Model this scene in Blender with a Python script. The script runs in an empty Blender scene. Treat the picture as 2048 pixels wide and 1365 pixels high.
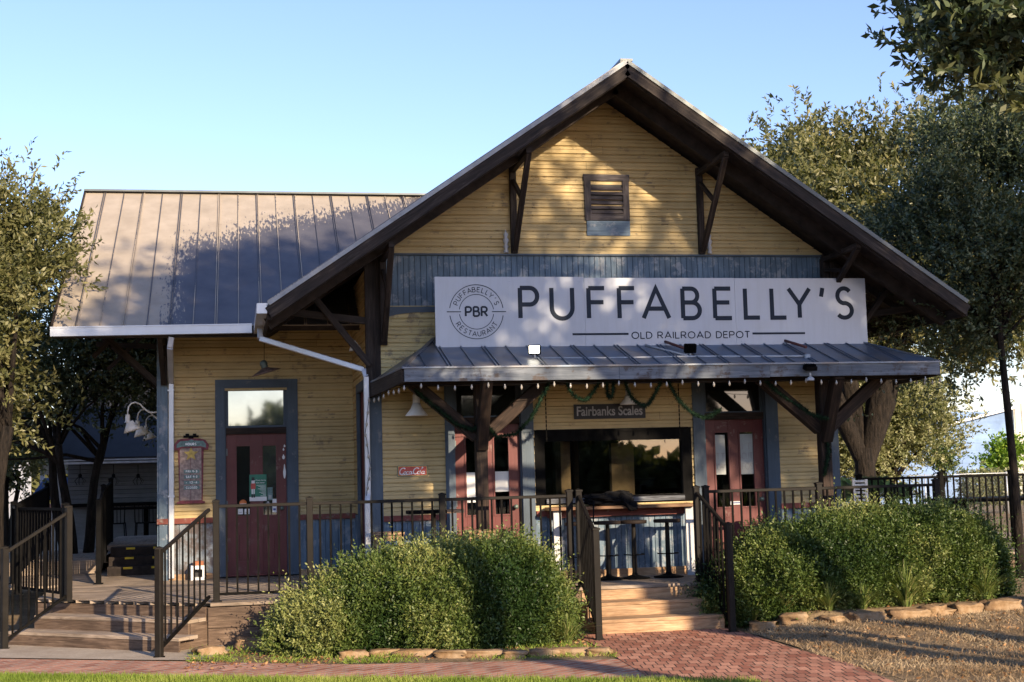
import bpy, math, random
import numpy as np
from mathutils import Vector, noise as mn
R = math.radians
S = bpy.context.scene
col = S.collection
random.seed(7)

# ------------------------------------------------------------------ camera
F = 2800.; PS, TH, RO = R(11.3), R(5.36), 0.0265
CAM = Vector((-1.70, -17.6, 1.74))
fw = Vector((math.sin(PS)*math.cos(TH), math.cos(PS)*math.cos(TH), math.sin(TH)))
r0 = Vector((math.cos(PS), -math.sin(PS), 0)); u0 = r0.cross(fw)
rt = r0*math.cos(RO)-u0*math.sin(RO); up = r0*math.sin(RO)+u0*math.cos(RO)
cd = bpy.data.cameras.new('camera'); cam = bpy.data.objects.new('camera', cd); col.objects.link(cam)
from mathutils import Matrix
m3 = Matrix((rt, up, -fw)).transposed()
cam.matrix_world = Matrix.Translation(CAM) @ m3.to_4x4()
cd.sensor_width = 36; cd.lens = F/2048*36; cd.clip_start = .1; cd.clip_end = 2000
S.camera = cam
# ------------------------------------------------------------------ light
AZ, EL = R(23), R(19)           # sun behind and to the right of the viewer
SUN = Vector((math.sin(AZ)*math.cos(EL), -math.cos(AZ)*math.cos(EL), math.sin(EL)))
w = bpy.data.worlds.new("World"); S.world = w; w.use_nodes = True
nt = w.node_tree; bg = nt.nodes['Background']
sk = nt.nodes.new('ShaderNodeTexSky'); sk.sky_type = 'NISHITA'; sk.sun_disc = False
sk.sun_elevation = EL; sk.sun_rotation = math.atan2(SUN.x, SUN.y)
sk.air_density = 1.0; sk.dust_density = 0.3; sk.ozone_density = 3.4
tn = nt.nodes.new('ShaderNodeMix'); tn.data_type = 'RGBA'; tn.blend_type = 'MULTIPLY'; tn.inputs[0].default_value = 1; tn.inputs[7].default_value = (1.10, .935, 1.0, 1); nt.links.new(sk.outputs[0], tn.inputs[6]); nt.links.new(tn.outputs[2], bg.inputs[0]); bg.inputs[1].default_value = 0.15
sl = bpy.data.lights.new('sun', 'SUN'); sl.energy = 5.0; sl.angle = R(.5); sl.color = (1, .80, .56)
so = bpy.data.objects.new('sun', sl); col.objects.link(so); so.rotation_euler = SUN.to_track_quat('Z', 'Y').to_euler()
S.view_settings.view_transform = 'Standard'; S.view_settings.look = 'None'
S.view_settings.exposure = 0.9; S.view_settings.gamma = 1

# ------------------------------------------------------------------ pixel -> point on a true plane
def ray(px, py): return fw + rt*((px-1024)/F) - up*((py-682.5)/F)
def PY(px, py, Y=0.):
    d = ray(px, py); return CAM + d*((Y-CAM.y)/d.y)
def PZ(px, py, Z=0.):
    d = ray(px, py); return CAM + d*((Z-CAM.z)/d.z)

# ------------------------------------------------------------------ materials
def N(t, k, **kw):
    n = t.nodes.new(k)
    for a, b in kw.items(): setattr(n, a, b)
    return n
class Mat:
    def __init__(s, name, rough=.7, metal=0., spec=.5):
        s.m = bpy.data.materials.new(name); s.m.use_nodes = True; s.t = s.m.node_tree
        s.b = s.t.nodes['Principled BSDF']; s.b.inputs['Roughness'].default_value = rough
        s.b.inputs['Metallic'].default_value = metal; s.b.inputs['Specular IOR Level'].default_value = spec
    def coord(s, kind='Object', scale=(1, 1, 1), rot=(0, 0, 0)):
        tc = N(s.t, 'ShaderNodeTexCoord'); mp = N(s.t, 'ShaderNodeMapping')
        mp.inputs['Scale'].default_value = scale; mp.inputs['Rotation'].default_value = rot
        s.t.links.new(tc.outputs[kind], mp.inputs[0]); return mp.outputs[0]
    def noise(s, vec, scale=5, detail=4, rough=.6, dist=0):
        n = N(s.t, 'ShaderNodeTexNoise'); n.inputs['Scale'].default_value = scale; n.inputs['Detail'].default_value = detail
        n.inputs['Roughness'].default_value = rough; n.inputs['Distortion'].default_value = dist
        s.t.links.new(vec, n.inputs['Vector']); return n.outputs[0]
    def ramp(s, fac, stops):
        r = N(s.t, 'ShaderNodeValToRGB'); e = r.color_ramp.elements
        while len(e) < len(stops): e.new(.5)
        for i, (p, c) in enumerate(stops):
            e[i].position = p; e[i].color = (c, c, c, 1) if isinstance(c, (int, float)) else (*c, 1)
        s.t.links.new(fac, r.inputs[0]); return r.outputs[0]
    def mix(s, fac, a, b, mode='MIX'):
        m = N(s.t, 'ShaderNodeMix', data_type='RGBA', blend_type=mode)
        for i, v in ((0, fac), (6, a), (7, b)):
            if isinstance(v, (int, float)): m.inputs[i].default_value = v
            elif isinstance(v, tuple): m.inputs[i].default_value = (*v, 1)
            else: s.t.links.new(v, m.inputs[i])
        return m.outputs[2]
    def math(s, op, a, b=0.):
        m = N(s.t, 'ShaderNodeMath', operation=op)
        for i, v in ((0, a), (1, b)):
            if isinstance(v, (int, float)): m.inputs[i].default_value = v
            else: s.t.links.new(v, m.inputs[i])
        return m.outputs[0]
    def color(s, c):
        if isinstance(c, tuple): s.b.inputs['Base Color'].default_value = (*c, 1)
        else: s.t.links.new(c, s.b.inputs['Base Color'])
        return s
    def rough(s, f): s.t.links.new(f, s.b.inputs['Roughness']); return s
    def bump(s, h, strength=.3, dist=.01):
        b = N(s.t, 'ShaderNodeBump'); b.inputs['Strength'].default_value = strength; b.inputs['Distance'].default_value = dist
        s.t.links.new(h, b.inputs['Height']); s.t.links.new(b.outputs[0], s.b.inputs['Normal']); return s

M = {}
def wood(name, c0, c1, c2, rough=.75, grain=1.):
    m = Mat(name, rough, spec=.3); uv = m.coord('UV', (1.1, 16*grain, 1)); uv2 = m.coord('UV', (3, 90*grain, 1)); ob = m.coord('Object')
    g = m.noise(uv, 2.2, 5, .62, 1.2); f = m.noise(uv2, 2, 3, .6); b = m.noise(ob, 1.7, 3)
    c = m.ramp(g, [(.3, c0), (.52, c1), (.72, c2)])
    c = m.mix(.5, c, m.ramp(f, [(.3, .25), (.6, 1.)]), 'MULTIPLY')
    c = m.mix(.75, c, m.ramp(b, [(.3, .45), (.65, 1.15)]), 'MULTIPLY')
    m.color(c).bump(m.math('ADD', g, f), .35, .004); M[name] = m.m; return m
wood('old_wood', (.012, .009, .008), (.034, .024, .019), (.095, .074, .062))
wood('brown_wood', (.010, .006, .004), (.030, .017, .011), (.085, .052, .035))
wood('vent_wood', (.03, .026, .03), (.075, .065, .07), (.17, .15, .155))
wood('grey_wood', (.05, .05, .055), (.13, .14, .16), (.30, .32, .34))
wood('deck_wood', (.20, .145, .10), (.36, .28, .21), (.50, .41, .32), .8)
wood('step_wood', (.07, .045, .03), (.15, .10, .068), (.24, .17, .12), .8)
wood('new_wood', (.30, .17, .085), (.46, .29, .16), (.60, .42, .26), .7, .6)
wood('bar_wood', (.10, .045, .018), (.22, .11, .05), (.35, .20, .10), .5)

def paint(name, base, worn, amount=.5, rough=.6, streak=(1.2, 22), hi=None, vary=.6):
    """painted board: faded paint with grain streaks and bare patches"""
    m = Mat(name, rough, spec=.35); uv = m.coord('UV', (streak[0], streak[1], 1)); ob = m.coord('Object')
    g = m.noise(uv, 2, 5, .65, .6); f = m.noise(m.coord('UV', (4, 70, 1)), 2, 3); b = m.noise(ob, .9, 4, .65); p = m.noise(ob, 5.5, 5, .7)
    hi = hi or tuple(min(1, x*1.25+.02) for x in base)
    c = m.mix(m.ramp(b, [(.32, 0.), (.68, 1.)]), tuple(x*.8 for x in base), hi)
    tb = m.noise(m.coord('UV', (.06, 1.0, 1)), 1.9, 1); c = m.mix(.8, c, m.ramp(tb, [(.3, .84), (.7, 1.1)]), 'MULTIPLY')
    c = m.mix(m.math('MULTIPLY', m.ramp(g, [(.38, 0.), (.75, 1.)]), vary), c, tuple(x*.62 for x in base))
    k = m.math('MULTIPLY', m.ramp(p, [(.60-.1*amount, 0.), (.66-.06*amount, 1.)]), m.ramp(g, [(.48-.12*amount, 0.), (.56-.1*amount, 1.)]))
    c = m.mix(m.math('MULTIPLY', k, .85), c, worn)
    c = m.mix(.16, c, m.ramp(f, [(.3, .5), (.6, 1.)]), 'MULTIPLY')
    m.color(c).bump(m.math('ADD', g, k), .25, .003); M[name] = m.m; return m
paint('yellow_siding', (.54, .40, .18), (.20, .15, .09), .3, .6, (.5, 26), (.62, .475, .235), .16)
paint('pale_siding', (.55, .44, .22), (.16, .13, .09), .75, .7, (.7, 24), (.62, .53, .25), .6)
paint('blue_board', (.095, .145, .20), (.30, .32, .34), .8, .65, (1.2, 20), (.19, .27, .345), .85)
paint('blue_trim', (.062, .090, .122), (.16, .17, .18), .22, .6)
paint('red_door', (.115, .014, .012), (.20, .12, .10), .2, .45)
paint('red_trim', (.17, .035, .022), (.22, .17, .14), .5, .6)
paint('blue_fascia', (.075, .095, .125), (.07, .05, .04), .8, .7, (1, 14), (.26, .285, .32), .9)
paint('peeled_blue', (.22, .26, .30), (.085, .06, .05), 1.8, .75, (1, 14), (.45, .50, .55), .7)
paint('white_wood', (.55, .55, .55), (.25, .24, .22), .2, .6)
paint('shaded_white', (.22, .23, .25), (.15, .15, .15), .0, .6)  # white siding greyed in its colour, as if in shade
paint('tan_wall', (.42, .35, .22), (.3, .25, .2), .1, .7)
paint('shade_blue_wall', (.20, .31, .52), (.3, .36, .5), .0, .7)  # blue deepened so the warehouse wall looks to lie in shade
paint('cream_wall', (.62, .60, .52), (.5, .48, .42), .0, .7)

def plain(name, c, rough=.5, metal=0., spec=.5, vary=.25, scale=6., bump=.0):
    m = Mat(name, rough, metal, spec); ob = m.coord('Object'); n = m.noise(ob, scale, 4)
    m.color(m.mix(m.ramp(n, [(.3, 0.), (.7, 1.)]), tuple(x*(1-vary) for x in c), tuple(min(1, x*(1+vary)) for x in c)))
    if bump: m.bump(n, bump, .004)
    M[name] = m.m; return m
plain('black_metal', (.005, .0048, .0048), .65, .0, .05, .5, 9)
plain('rail_metal', (.006, .0055, .005), .65, .0, .05, .5, 9)
plain('galvanised', (.50, .52, .55), .36, .4, .5, .10, 3)
plain('edge_metal', (.26, .27, .28), .5, .2)
plain('trim_metal', (.10, .115, .12), .45, .3, .5, .2, 3)
plain('sign_white', (.42, .44, .47), .38, .2, .5, .04, 1.2)
plain('sign_ink', (.010, .017, .03), .75, 0, .5, .15)
plain('enamel', (.62, .60, .56), .35, 0, .5, .1)
plain('lamp_white', (.78, .77, .74), .35, 0, .5, .06)
plain('rust_dish', (.16, .10, .075), .5, .3, .5, .7, 22)
plain('dark_green_metal', (.10, .13, .11), .45, .3, .5, .4)
plain('black_cloth', (.008, .008, .009), .9, 0, .1, .4, 20, .3)
plain('garland', (.012, .035, .016), .8, 0, .2, .5, 30)
plain('paper', (.70, .70, .68), .7, 0, .3, .05)
plain('grey_paper', (.36, .38, .37), .7, 0, .3, .12)
plain('poster_green', (.03, .17, .11), .5, 0, .3, .25)
plain('poster_red', (.45, .06, .04), .5)
plain('coke_red', (.50, .05, .03), .4, 0, .5, .2)
plain('gold', (.42, .30, .07), .5, .2, .5, .4, 20)
plain('teal', (.12, .20, .19), .6, 0, .4, .4, 30)
plain('pinkwood', (.27, .21, .19), .75, 0, .3, .45, 25, .2)
plain('maroon', (.16, .03, .04), .6, 0, .4, .5, 20)
plain('orange', (.60, .18, .05), .5); plain('white_ink', (.8, .8, .78), .6); plain('grey_ink', (.30, .29, .28), .6)
plain('blue_ink', (.03, .06, .25), .6); plain('yellow_strip', (.70, .50, .02), .6)
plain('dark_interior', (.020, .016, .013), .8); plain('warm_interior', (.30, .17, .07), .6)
plain('pvc_grey', (.40, .41, .42), .5); plain('copper_pipe', (.12, .035, .025), .5)
plain('tarp_blue', (.10, .22, .62), .5); plain('terracotta', (.30, .11, .05), .8)
plain('dark_roof', (.022, .022, .024), .7); plain('leaf_litter', (.42, .12, .03), .7)
plain('soffit_wood', (.030, .022, .018), .8, 0, .3, .5, 8)
plain('tank_white', (.7, .7, .7), .5)
plain('backboard', (.012, .012, .014), .6)

m = Mat('glass_clear', .02)   # window glass: see-through with real reflection
m.t.nodes.remove(m.b); o_ = m.t.nodes['Material Output']
tr = N(m.t, 'ShaderNodeBsdfTransparent'); tr.inputs[0].default_value = (.72, .75, .74, 1)
gl = N(m.t, 'ShaderNodeBsdfGlossy'); gl.inputs['Roughness'].default_value = .015
fr = N(m.t, 'ShaderNodeFresnel'); fr.inputs[0].default_value = 1.7; mx = N(m.t, 'ShaderNodeMixShader')
m.t.links.new(fr.outputs[0], mx.inputs[0]); m.t.links.new(tr.outputs[0], mx.inputs[1]); m.t.links.new(gl.outputs[0], mx.inputs[2]); m.t.links.new(mx.outputs[0], o_.inputs[0])
M['glass_clear'] = m.m
m = Mat('mirror_film', .03, .92); m.color(m.mix(m.ramp(m.noise(m.coord('Object'), 3, 3), [(.3, 0.), (.7, 1.)]), (.36, .395, .39), (.31, .34, .335))); M['mirror_film'] = m.m
m = Mat('dark_glass', .04, 0, .8); m.color((.012, .014, .013)); M['dark_glass'] = m.m
m = Mat('bulb_glass', .08, 0, 1.); m.color((.34, .31, .26)); M['bulb_glass'] = m.m
m = Mat('lamp_lit', .4); m.color((1., .95, .8)); m.b.inputs['Emission Color'].default_value = (1, .9, .68, 1); m.b.inputs['Emission Strength'].default_value = 4.5; M['lamp_lit'] = m.m

m = Mat('sign_white', .38, .2); st = m.noise(m.coord('Object', (9, 9, .7)), 1.5, 5, .7); sp = m.noise(m.coord('Object'), 2.3, 5, .7); c = m.mix(m.ramp(st, [(.45, 0.), (.75, .35)]), (.39, .42, .475), (.31, .32, .34)); c = m.mix(m.ramp(sp, [(.5, 0.), (.8, .3)]), c, (.36, .35, .33)); m.color(c); M['sign_white'] = m.m
# roof sheet: dusty beige coat over blue-grey metal; big dark patch paints wear and shade together
m = Mat('roof_sheet', .45, .25); tc = N(m.t, 'ShaderNodeTexCoord'); sx = N(m.t, 'ShaderNodeSeparateXYZ'); m.t.links.new(tc.outputs['UV'], sx.inputs[0])
uv = m.coord('UV', (1, 1, 1)); big = m.noise(uv, .55, 5, .7, .2); st = m.noise(m.coord('UV', (22, 5, 1)), 1.2, 5, .7); cl = m.noise(uv, 2.2, 4)
# worn and shaded dark where x is right of ~.9 m and low down the slope; ragged, dripping edge
a = m.math('SUBTRACT', sx.outputs['X'], m.math('ADD', 1.42, m.math('MULTIPLY', sx.outputs['Y'], .05)))
a = m.math('MULTIPLY', a, 1.6)
lim = m.math('SUBTRACT', m.math('ADD', 2.15, m.math('MULTIPLY', sx.outputs['X'], .42)), sx.outputs['Y'])
k = m.math('MINIMUM', a, m.math('MULTIPLY', lim, .75))
k = m.math('ADD', k, m.math('MULTIPLY', m.math('SUBTRACT', big, .5), 1.3))
k = m.math('ADD', k, m.math('MULTIPLY', m.math('SUBTRACT', st, .5), 2.6))
k = m.ramp(m.math('ADD', k, .5), [(.47, 0.), (.52, 1.)])
dust = m.mix(m.ramp(cl, [(.3, 0.), (.7, 1.)]), (.34, .29, .23), (.46, .395, .32)); bare = m.mix(m.ramp(cl, [(.3, 0.), (.7, 1.)]), (.080, .079, .092), (.135, .13, .14))  # dark tone holds bare metal and painted shade
m.color(m.mix(k, dust, bare)); m.rough(m.ramp(k, [(0., .75), (1., .36)])); M['roof_sheet'] = m.m
m = Mat('porch_sheet', .38, .45); uv = m.coord('UV'); n = m.noise(uv, 1.8, 5, .65); g = m.noise(uv, 7, 4)
m.color(m.mix(m.math('MULTIPLY', m.ramp(n, [(.42, 0.), (.62, 1.)]), .7), (.13, .165, .22), m.mix(m.ramp(g, [(.3, 0.), (.7, 1.)]), (.15, .12, .10), (.22, .185, .155)))); m.bump(n, .2, .01); M['porch_sheet'] = m.m

# vegetation
def leafmat(name, c0, c1, c2, rough=.45, trans=.25, spec=.5):
    m = Mat(name, rough, spec=spec); at = N(m.t, 'ShaderNodeAttribute', attribute_name='tint')
    c = m.ramp(at.outputs['Fac'], [(0., c0), (.55, c1), (1., c2)]); m.color(c)
    tl = N(m.t, 'ShaderNodeBsdfTranslucent'); m.t.links.new(m.mix(1., c, (1.0, 1.15, .45), 'MULTIPLY'), tl.inputs[0])
    mx = N(m.t, 'ShaderNodeMixShader'); mx.inputs[0].default_value = trans
    o = m.t.nodes['Material Output']; m.t.links.new(m.b.outputs[0], mx.inputs[1]); m.t.links.new(tl.outputs[0], mx.inputs[2]); m.t.links.new(mx.outputs[0], o.inputs[0])
    M[name] = m.m
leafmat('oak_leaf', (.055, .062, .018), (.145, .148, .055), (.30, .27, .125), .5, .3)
leafmat('shaded_leaf', (.026, .044, .018), (.068, .095, .042), (.18, .195, .095), .5, .15)  # darker greens imitate crowns that hang in shade
leafmat('pale_leaf', (.12, .14, .05), (.24, .245, .11), (.38, .36, .20))
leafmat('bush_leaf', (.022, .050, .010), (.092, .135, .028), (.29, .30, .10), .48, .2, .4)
leafmat('grass_blade', (.10, .16, .02), (.20, .27, .04), (.36, .38, .10), .6, .3, .2)
leafmat('strap_leaf', (.08, .13, .025), (.19, .24, .06), (.44, .40, .17), .45, .25)
leafmat('straw', (.17, .115, .065), (.31, .22, .135), (.50, .39, .25), .8, .15, .1)
leafmat('bright_leaf', (.10, .20, .02), (.22, .34, .04), (.42, .48, .08), .5, .4)
leafmat('palm_leaf', (.012, .035, .022), (.022, .055, .035), (.05, .09, .05), .35, .1)
leafmat('garland_needle', (.004, .012, .007), (.008, .022, .012), (.02, .04, .02), .8, .05, .1)
m = Mat('bark', .9, spec=.2); n = m.noise(m.coord('Object', (6, 6, 1.2)), 3, 5, .7); m.color(m.ramp(n, [(.35, (.006, .005, .0045)), (.65, (.034, .026, .020))])); m.bump(n, 1., .06); M['bark'] = m.m
m = Mat('dark_core', .9, spec=.1); n = m.noise(m.coord('Object'), 14, 4); m.color(m.ramp(n, [(.3, (.008, .010, .004)), (.7, (.03, .032, .014))])); M['dark_core'] = m.m
# ground
m = Mat('soil', .95, spec=.1); ob = m.coord('Object'); n = m.noise(ob, 1.3, 6, .7); f = m.noise(ob, 26, 4, .7)
c = m.mix(m.ramp(n, [(.35, 0.), (.65, 1.)]), (.17, .115, .065), (.30, .22, .13)); c = m.mix(.7, c, m.ramp(f, [(.3, .45), (.65, 1.2)]), 'MULTIPLY'); m.color(c).bump(f, .8, .02); M['soil'] = m.m
m = Mat('concrete', .9, spec=.2); ob = m.coord('Object'); n = m.noise(ob, 2.2, 6, .7); f = m.noise(ob, 40, 4, .7)
c = m.mix(m.ramp(n, [(.3, 0.), (.7, 1.)]), (.30, .24, .18), (.44, .37, .29)); c = m.mix(.5, c, m.ramp(f, [(.3, .6), (.65, 1.1)]), 'MULTIPLY'); m.color(c).bump(f, .5, .01); M['concrete'] = m.m
def brickmat(name, rot, bw, bh, mort, offset=.5, ms=.010):
    m = Mat(name, .85, spec=.25); v = m.coord('Object', (1, 1, 1), (0, 0, rot)); wob = m.noise(v, 1.5, 3)
    vv = N(m.t, 'ShaderNodeVectorMath', operation='ADD'); cx = N(m.t, 'ShaderNodeCombineXYZ')
    m.t.links.new(m.math('MULTIPLY', wob, .06), cx.inputs[0]); m.t.links.new(m.math('MULTIPLY', wob, -.05), cx.inputs[1])
    m.t.links.new(v, vv.inputs[0]); m.t.links.new(cx.outputs[0], vv.inputs[1])
    b = N(m.t, 'ShaderNodeTexBrick'); b.offset = offset; m.t.links.new(vv.outputs[0], b.inputs['Vector'])
    b.inputs['Color1'].default_value = (.30, .115, .07, 1); b.inputs['Color2'].default_value = (.52, .255, .165, 1)
    b.inputs['Mortar'].default_value = mort
    b.inputs['Scale'].default_value = 1; b.inputs['Mortar Size'].default_value = ms; b.inputs['Mortar Smooth'].default_value = .2
    b.inputs['Brick Width'].default_value = bw; b.inputs['Row Height'].default_value = bh; b.inputs['Bias'].default_value = 0
    n = m.noise(m.coord('Object'), 1.6, 5, .7); f = m.noise(m.coord('Object'), 45, 3)
    c = m.mix(.8, b.outputs[0], m.ramp(n, [(.3, .6), (.7, 1.25)]), 'MULTIPLY'); c = m.mix(.5, c, m.ramp(f, [(.3, .65), (.65, 1.15)]), 'MULTIPLY')
    c = m.mix(m.ramp(m.noise(m.coord('Object'), 3.1, 5, .75), [(.60, 0.), (.72, .8)]), c, (.40, .31, .22))
    h = m.math('SUBTRACT', m.math('MULTIPLY', f, .25), b.outputs['Fac']); m.color(c).bump(h, .9, .012); M[name] = m.m
brickmat('path_brick', R(-38), .215, .105, (.42, .34, .27, 1)); brickmat('walk_brick', R(10), .105, .215, (.075, .05, .038, 1), .5, .007)
brickmat('wall_brick', 0, .21, .07, (.5, .45, .4, 1))
m = Mat('stone', .9, spec=.2); ob = m.coord('Object'); n = m.noise(ob, 4, 6, .7); c = m.ramp(n, [(.3, (.10, .058, .032)), (.5, (.25, .16, .085)), (.72, (.38, .28, .18))]); m.color(c).bump(n, .7, .02); M['stone'] = m.m

# ------------------------------------------------------------------ object helpers
ORG = {}
def tag(o, label=None, cat=None, group=None, kind=None):
    for k, v in (('label', label), ('category', cat), ('group', group), ('kind', kind)):
        if v: o[k] = v
    return o
def empty(name, loc, label, cat, group=None):
    o = bpy.data.objects.new(name, None); col.objects.link(o); o.location = loc; o.empty_display_size = .1
    ORG[o.name] = Vector(loc); return tag(o, label, cat, group)
def link(name, me, mats, parent=None, org=None):
    """me is in world coordinates; shifts it to its thing's base"""
    o = bpy.data.objects.new(name, me); col.objects.link(o)
    if parent is not None: org = ORG[parent.name]; o.parent = parent
    elif org is None: org = Vector((0, 0, 0))
    org = Vector(org); me.transform(Matrix.Translation(-org))
    if parent is None: o.location = org
    ORG[o.name] = org
    for x in (mats if isinstance(mats, list) else [mats]): me.materials.append(M[x])
    return o
def children(o): return [c for c in bpy.data.objects if c.parent == o]
def copy_tree(o, loc=None, label=None, parent=None, kids=None):
    c = o.copy(); col.objects.link(c); ORG[c.name] = ORG[o.name]
    if parent: c.parent = parent
    if loc is not None: c.location = loc
    if label: c['label'] = label
    for ch in children(o): copy_tree(ch, parent=c)
    return c
class MB:
    def __init__(s): s.v = []; s.f = []; s.uv = []; s.mi = []; s.sm = []; s.cur = 0
    def face(s, pts, uvs=None, smooth=False):
        i = len(s.v); s.v += [tuple(p) for p in pts]; s.f.append(list(range(i, i+len(pts))))
        s.uv.append(uvs or [(p[0], p[2]) for p in pts]); s.mi.append(s.cur); s.sm.append(smooth); return s
    def beam(s, p0, p1, w, h, upv=(0, 0, 1), bev=0):
        """box along p0-p1, w sideways, h along the up vector"""
        p0, p1 = Vector(p0), Vector(p1); d = p1-p0; L = d.length; d = d/L; u = Vector(upv)
        if abs(d.dot(u)) > .99: u = Vector((0, 1, 0))
        sd = d.cross(u).normalized(); u = sd.cross(d).normalized(); o = random.random()*9
        if bev <= 0: prof = [(-w/2, -h/2), (w/2, -h/2), (w/2, h/2), (-w/2, h/2)]
        else:
            a, b = w/2, h/2; prof = [(-a+bev, -b), (a-bev, -b), (a, -b+bev), (a, b-bev), (a-bev, b), (-a+bev, b), (-a, b-bev), (-a, -b+bev)]
        n = len(prof); A = [p0+sd*x+u*y for x, y in prof]; B = [q+d*L for q in A]; acc = 0
        for i in range(n):
            j = (i+1) % n; e = (A[j]-A[i]).length
            s.face([A[i], A[j], B[j], B[i]], [(o, o+acc), (o, o+acc+e), (o+L, o+acc+e), (o+L, o+acc)]); acc += e
        s.face(A[::-1], [(o+x*.3, o+y*3) for x, y in prof][::-1]); s.face(B, [(o+x*.3, o+y*3) for x, y in prof]); return s
    def box(s, x0, y0, z0, x1, y1, z1, bev=0):
        dx, dy, dz = x1-x0, y1-y0, z1-z0; cx, cy, cz = (x0+x1)/2, (y0+y1)/2, (z0+z1)/2
        if dx >= dy and dx >= dz: return s.beam((x0, cy, cz), (x1, cy, cz), dy, dz, (0, 0, 1), bev)
        if dz >= dx and dz >= dy: return s.beam((cx, cy, z0), (cx, cy, z1), dx, dy, (0, 1, 0), bev)
        return s.beam((cx, y0, cz), (cx, y1, cz), dx, dz, (0, 0, 1), bev)
    def tube(s, pts, r, n=8, smooth=True, cap=True):
        pts = [Vector(p) for p in pts]; rs = r if isinstance(r, (list, tuple)) else [r]*len(pts); rings = []; pu = None; acc = 0; ls = []
        for i, p in enumerate(pts):
            d = (pts[min(i+1, len(pts)-1)]-pts[max(i-1, 0)]).normalized()
            if pu is None: pu = Vector((0, 0, 1)) if abs(d.z) < .9 else Vector((1, 0, 0))
            a = d.cross(pu).normalized(); pu = a.cross(d).normalized()
            rings.append([p+(a*math.cos(t)+pu*math.sin(t))*rs[i] for t in [2*math.pi*k/n for k in range(n)]])
            if i: acc += (p-pts[i-1]).length
            ls.append(acc)
        b = len(s.v)
        for q in rings: s.v += [tuple(x) for x in q]
        for i in range(len(rings)-1):
            for k in range(n):
                s.f.append([b+i*n+k, b+i*n+(k+1) % n, b+(i+1)*n+(k+1) % n, b+(i+1)*n+k])
                s.uv.append([(ls[i], k/n), (ls[i], (k+1)/n), (ls[i+1], (k+1)/n), (ls[i+1], k/n)]); s.mi.append(s.cur); s.sm.append(smooth)
        if cap:
            for q, rv in ((0, True), (len(rings)-1, False)):
                ix = [b+q*n+k for k in range(n)]; s.f.append(ix[::-1] if rv else ix); s.uv.append([(0, 0)]*n); s.mi.append(s.cur); s.sm.append(False)
        return s
    def lathe(s, c, prof, n=20, axis=(0, 0, 1), smooth=True, cap=False):
        """prof: (radius, distance along axis)"""
        ax = Vector(axis).normalized(); pts = [Vector(c)+ax*h for _, h in prof]; a = ax.orthogonal().normalized(); b2 = ax.cross(a); b = len(s.v)
        for p, (r, _) in zip(pts, prof): s.v += [tuple(p+(a*math.cos(t)+b2*math.sin(t))*r) for t in [2*math.pi*k/n for k in range(n)]]
        for i in range(len(prof)-1):
            for k in range(n):
                s.f.append([b+i*n+k, b+i*n+(k+1) % n, b+(i+1)*n+(k+1) % n, b+(i+1)*n+k]); s.uv.append([(0, 0)]*4); s.mi.append(s.cur); s.sm.append(smooth)
        if cap:
            for i in (0, len(prof)-1): s.f.append([b+i*n+k for k in range(n)]); s.uv.append([(0, 0)]*n); s.mi.append(s.cur); s.sm.append(False)
        return s
    def prism(s, poly, y0, y1):
        """poly of (x,z) extruded in Y"""
        A = [(x, y0, z) for x, z in poly]; B = [(x, y1, z) for x, z in poly]; n = len(poly); s.face(A); s.face(B[::-1])
        for i in range(n):
            j = (i+1) % n; s.face([A[j], A[i], B[i], B[j]], [(A[j][0], 0), (A[i][0], 0), (B[i][0], .1), (B[j][0], .1)])
        return s
    def slab(s, poly, z0, z1):
        A = [(x, y, z1) for x, y in poly]; B = [(x, y, z0) for x, y in poly]; n = len(poly)
        s.face(A, [(p[0], p[1]) for p in A]); s.face(B[::-1], [(p[0], p[1]) for p in B[::-1]])
        for i in range(n):
            j = (i+1) % n; L = (Vector(A[i])-Vector(A[j])).length; s.face([A[i], B[i], B[j], A[j]], [(0, z1), (0, z0), (L, z0), (L, z1)])
        return s
    def build(s, name, mats, parent=None, org=None):
        me = bpy.data.meshes.new(name); me.from_pydata(s.v, [], s.f)
        uv = me.uv_layers.new(name='UVMap'); flat = [c for f in s.uv for p in f for c in p[:2]]; uv.data.foreach_set('uv', flat)
        me.polygons.foreach_set('material_index', s.mi); me.polygons.foreach_set('use_smooth', s.sm); me.update()
        return link(name, me, mats, parent, org)

# leaves as one numpy mesh
def leafmesh(P, D, size, width, rng, tint, fold=.25):
    """P leaf base points, D leaf directions (unit)"""
    n = len(P); Q = rng.normal(size=(n, 3)); Sd = np.cross(D, Q); Sd /= np.linalg.norm(Sd, axis=1)[:, None]+1e-9; Nn = np.cross(Sd, D)
    L = size*(.7+.6*rng.random(n))[:, None]; W = width*(.7+.6*rng.random(n))[:, None]
    V = np.empty((n, 4, 3)); V[:, 0] = P; V[:, 1] = P+D*L*.5+Sd*W*.5+Nn*W*fold; V[:, 2] = P+D*L; V[:, 3] = P+D*L*.5-Sd*W*.5+Nn*W*fold
    return V.reshape(-1, 3), tint
def quadmesh(name, V, tint):
    n = len(V)//4; me = bpy.data.meshes.new(name); me.vertices.add(n*4); me.vertices.foreach_set('co', V.astype(np.float32).ravel())
    me.loops.add(n*4); me.loops.foreach_set('vertex_index', np.arange(n*4, dtype=np.int32)); me.polygons.add(n)
    me.polygons.foreach_set('loop_start', np.arange(0, n*4, 4, dtype=np.int32)); me.polygons.foreach_set('loop_total', np.full(n, 4, dtype=np.int32))
    a = me.attributes.new('tint', 'FLOAT', 'POINT'); a.data.foreach_set('value', np.repeat(tint, 4).astype(np.float32)); me.update(); me.validate(); return me
def unit(a): return a/(np.linalg.norm(a, axis=1)[:, None]+1e-9)
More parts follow.
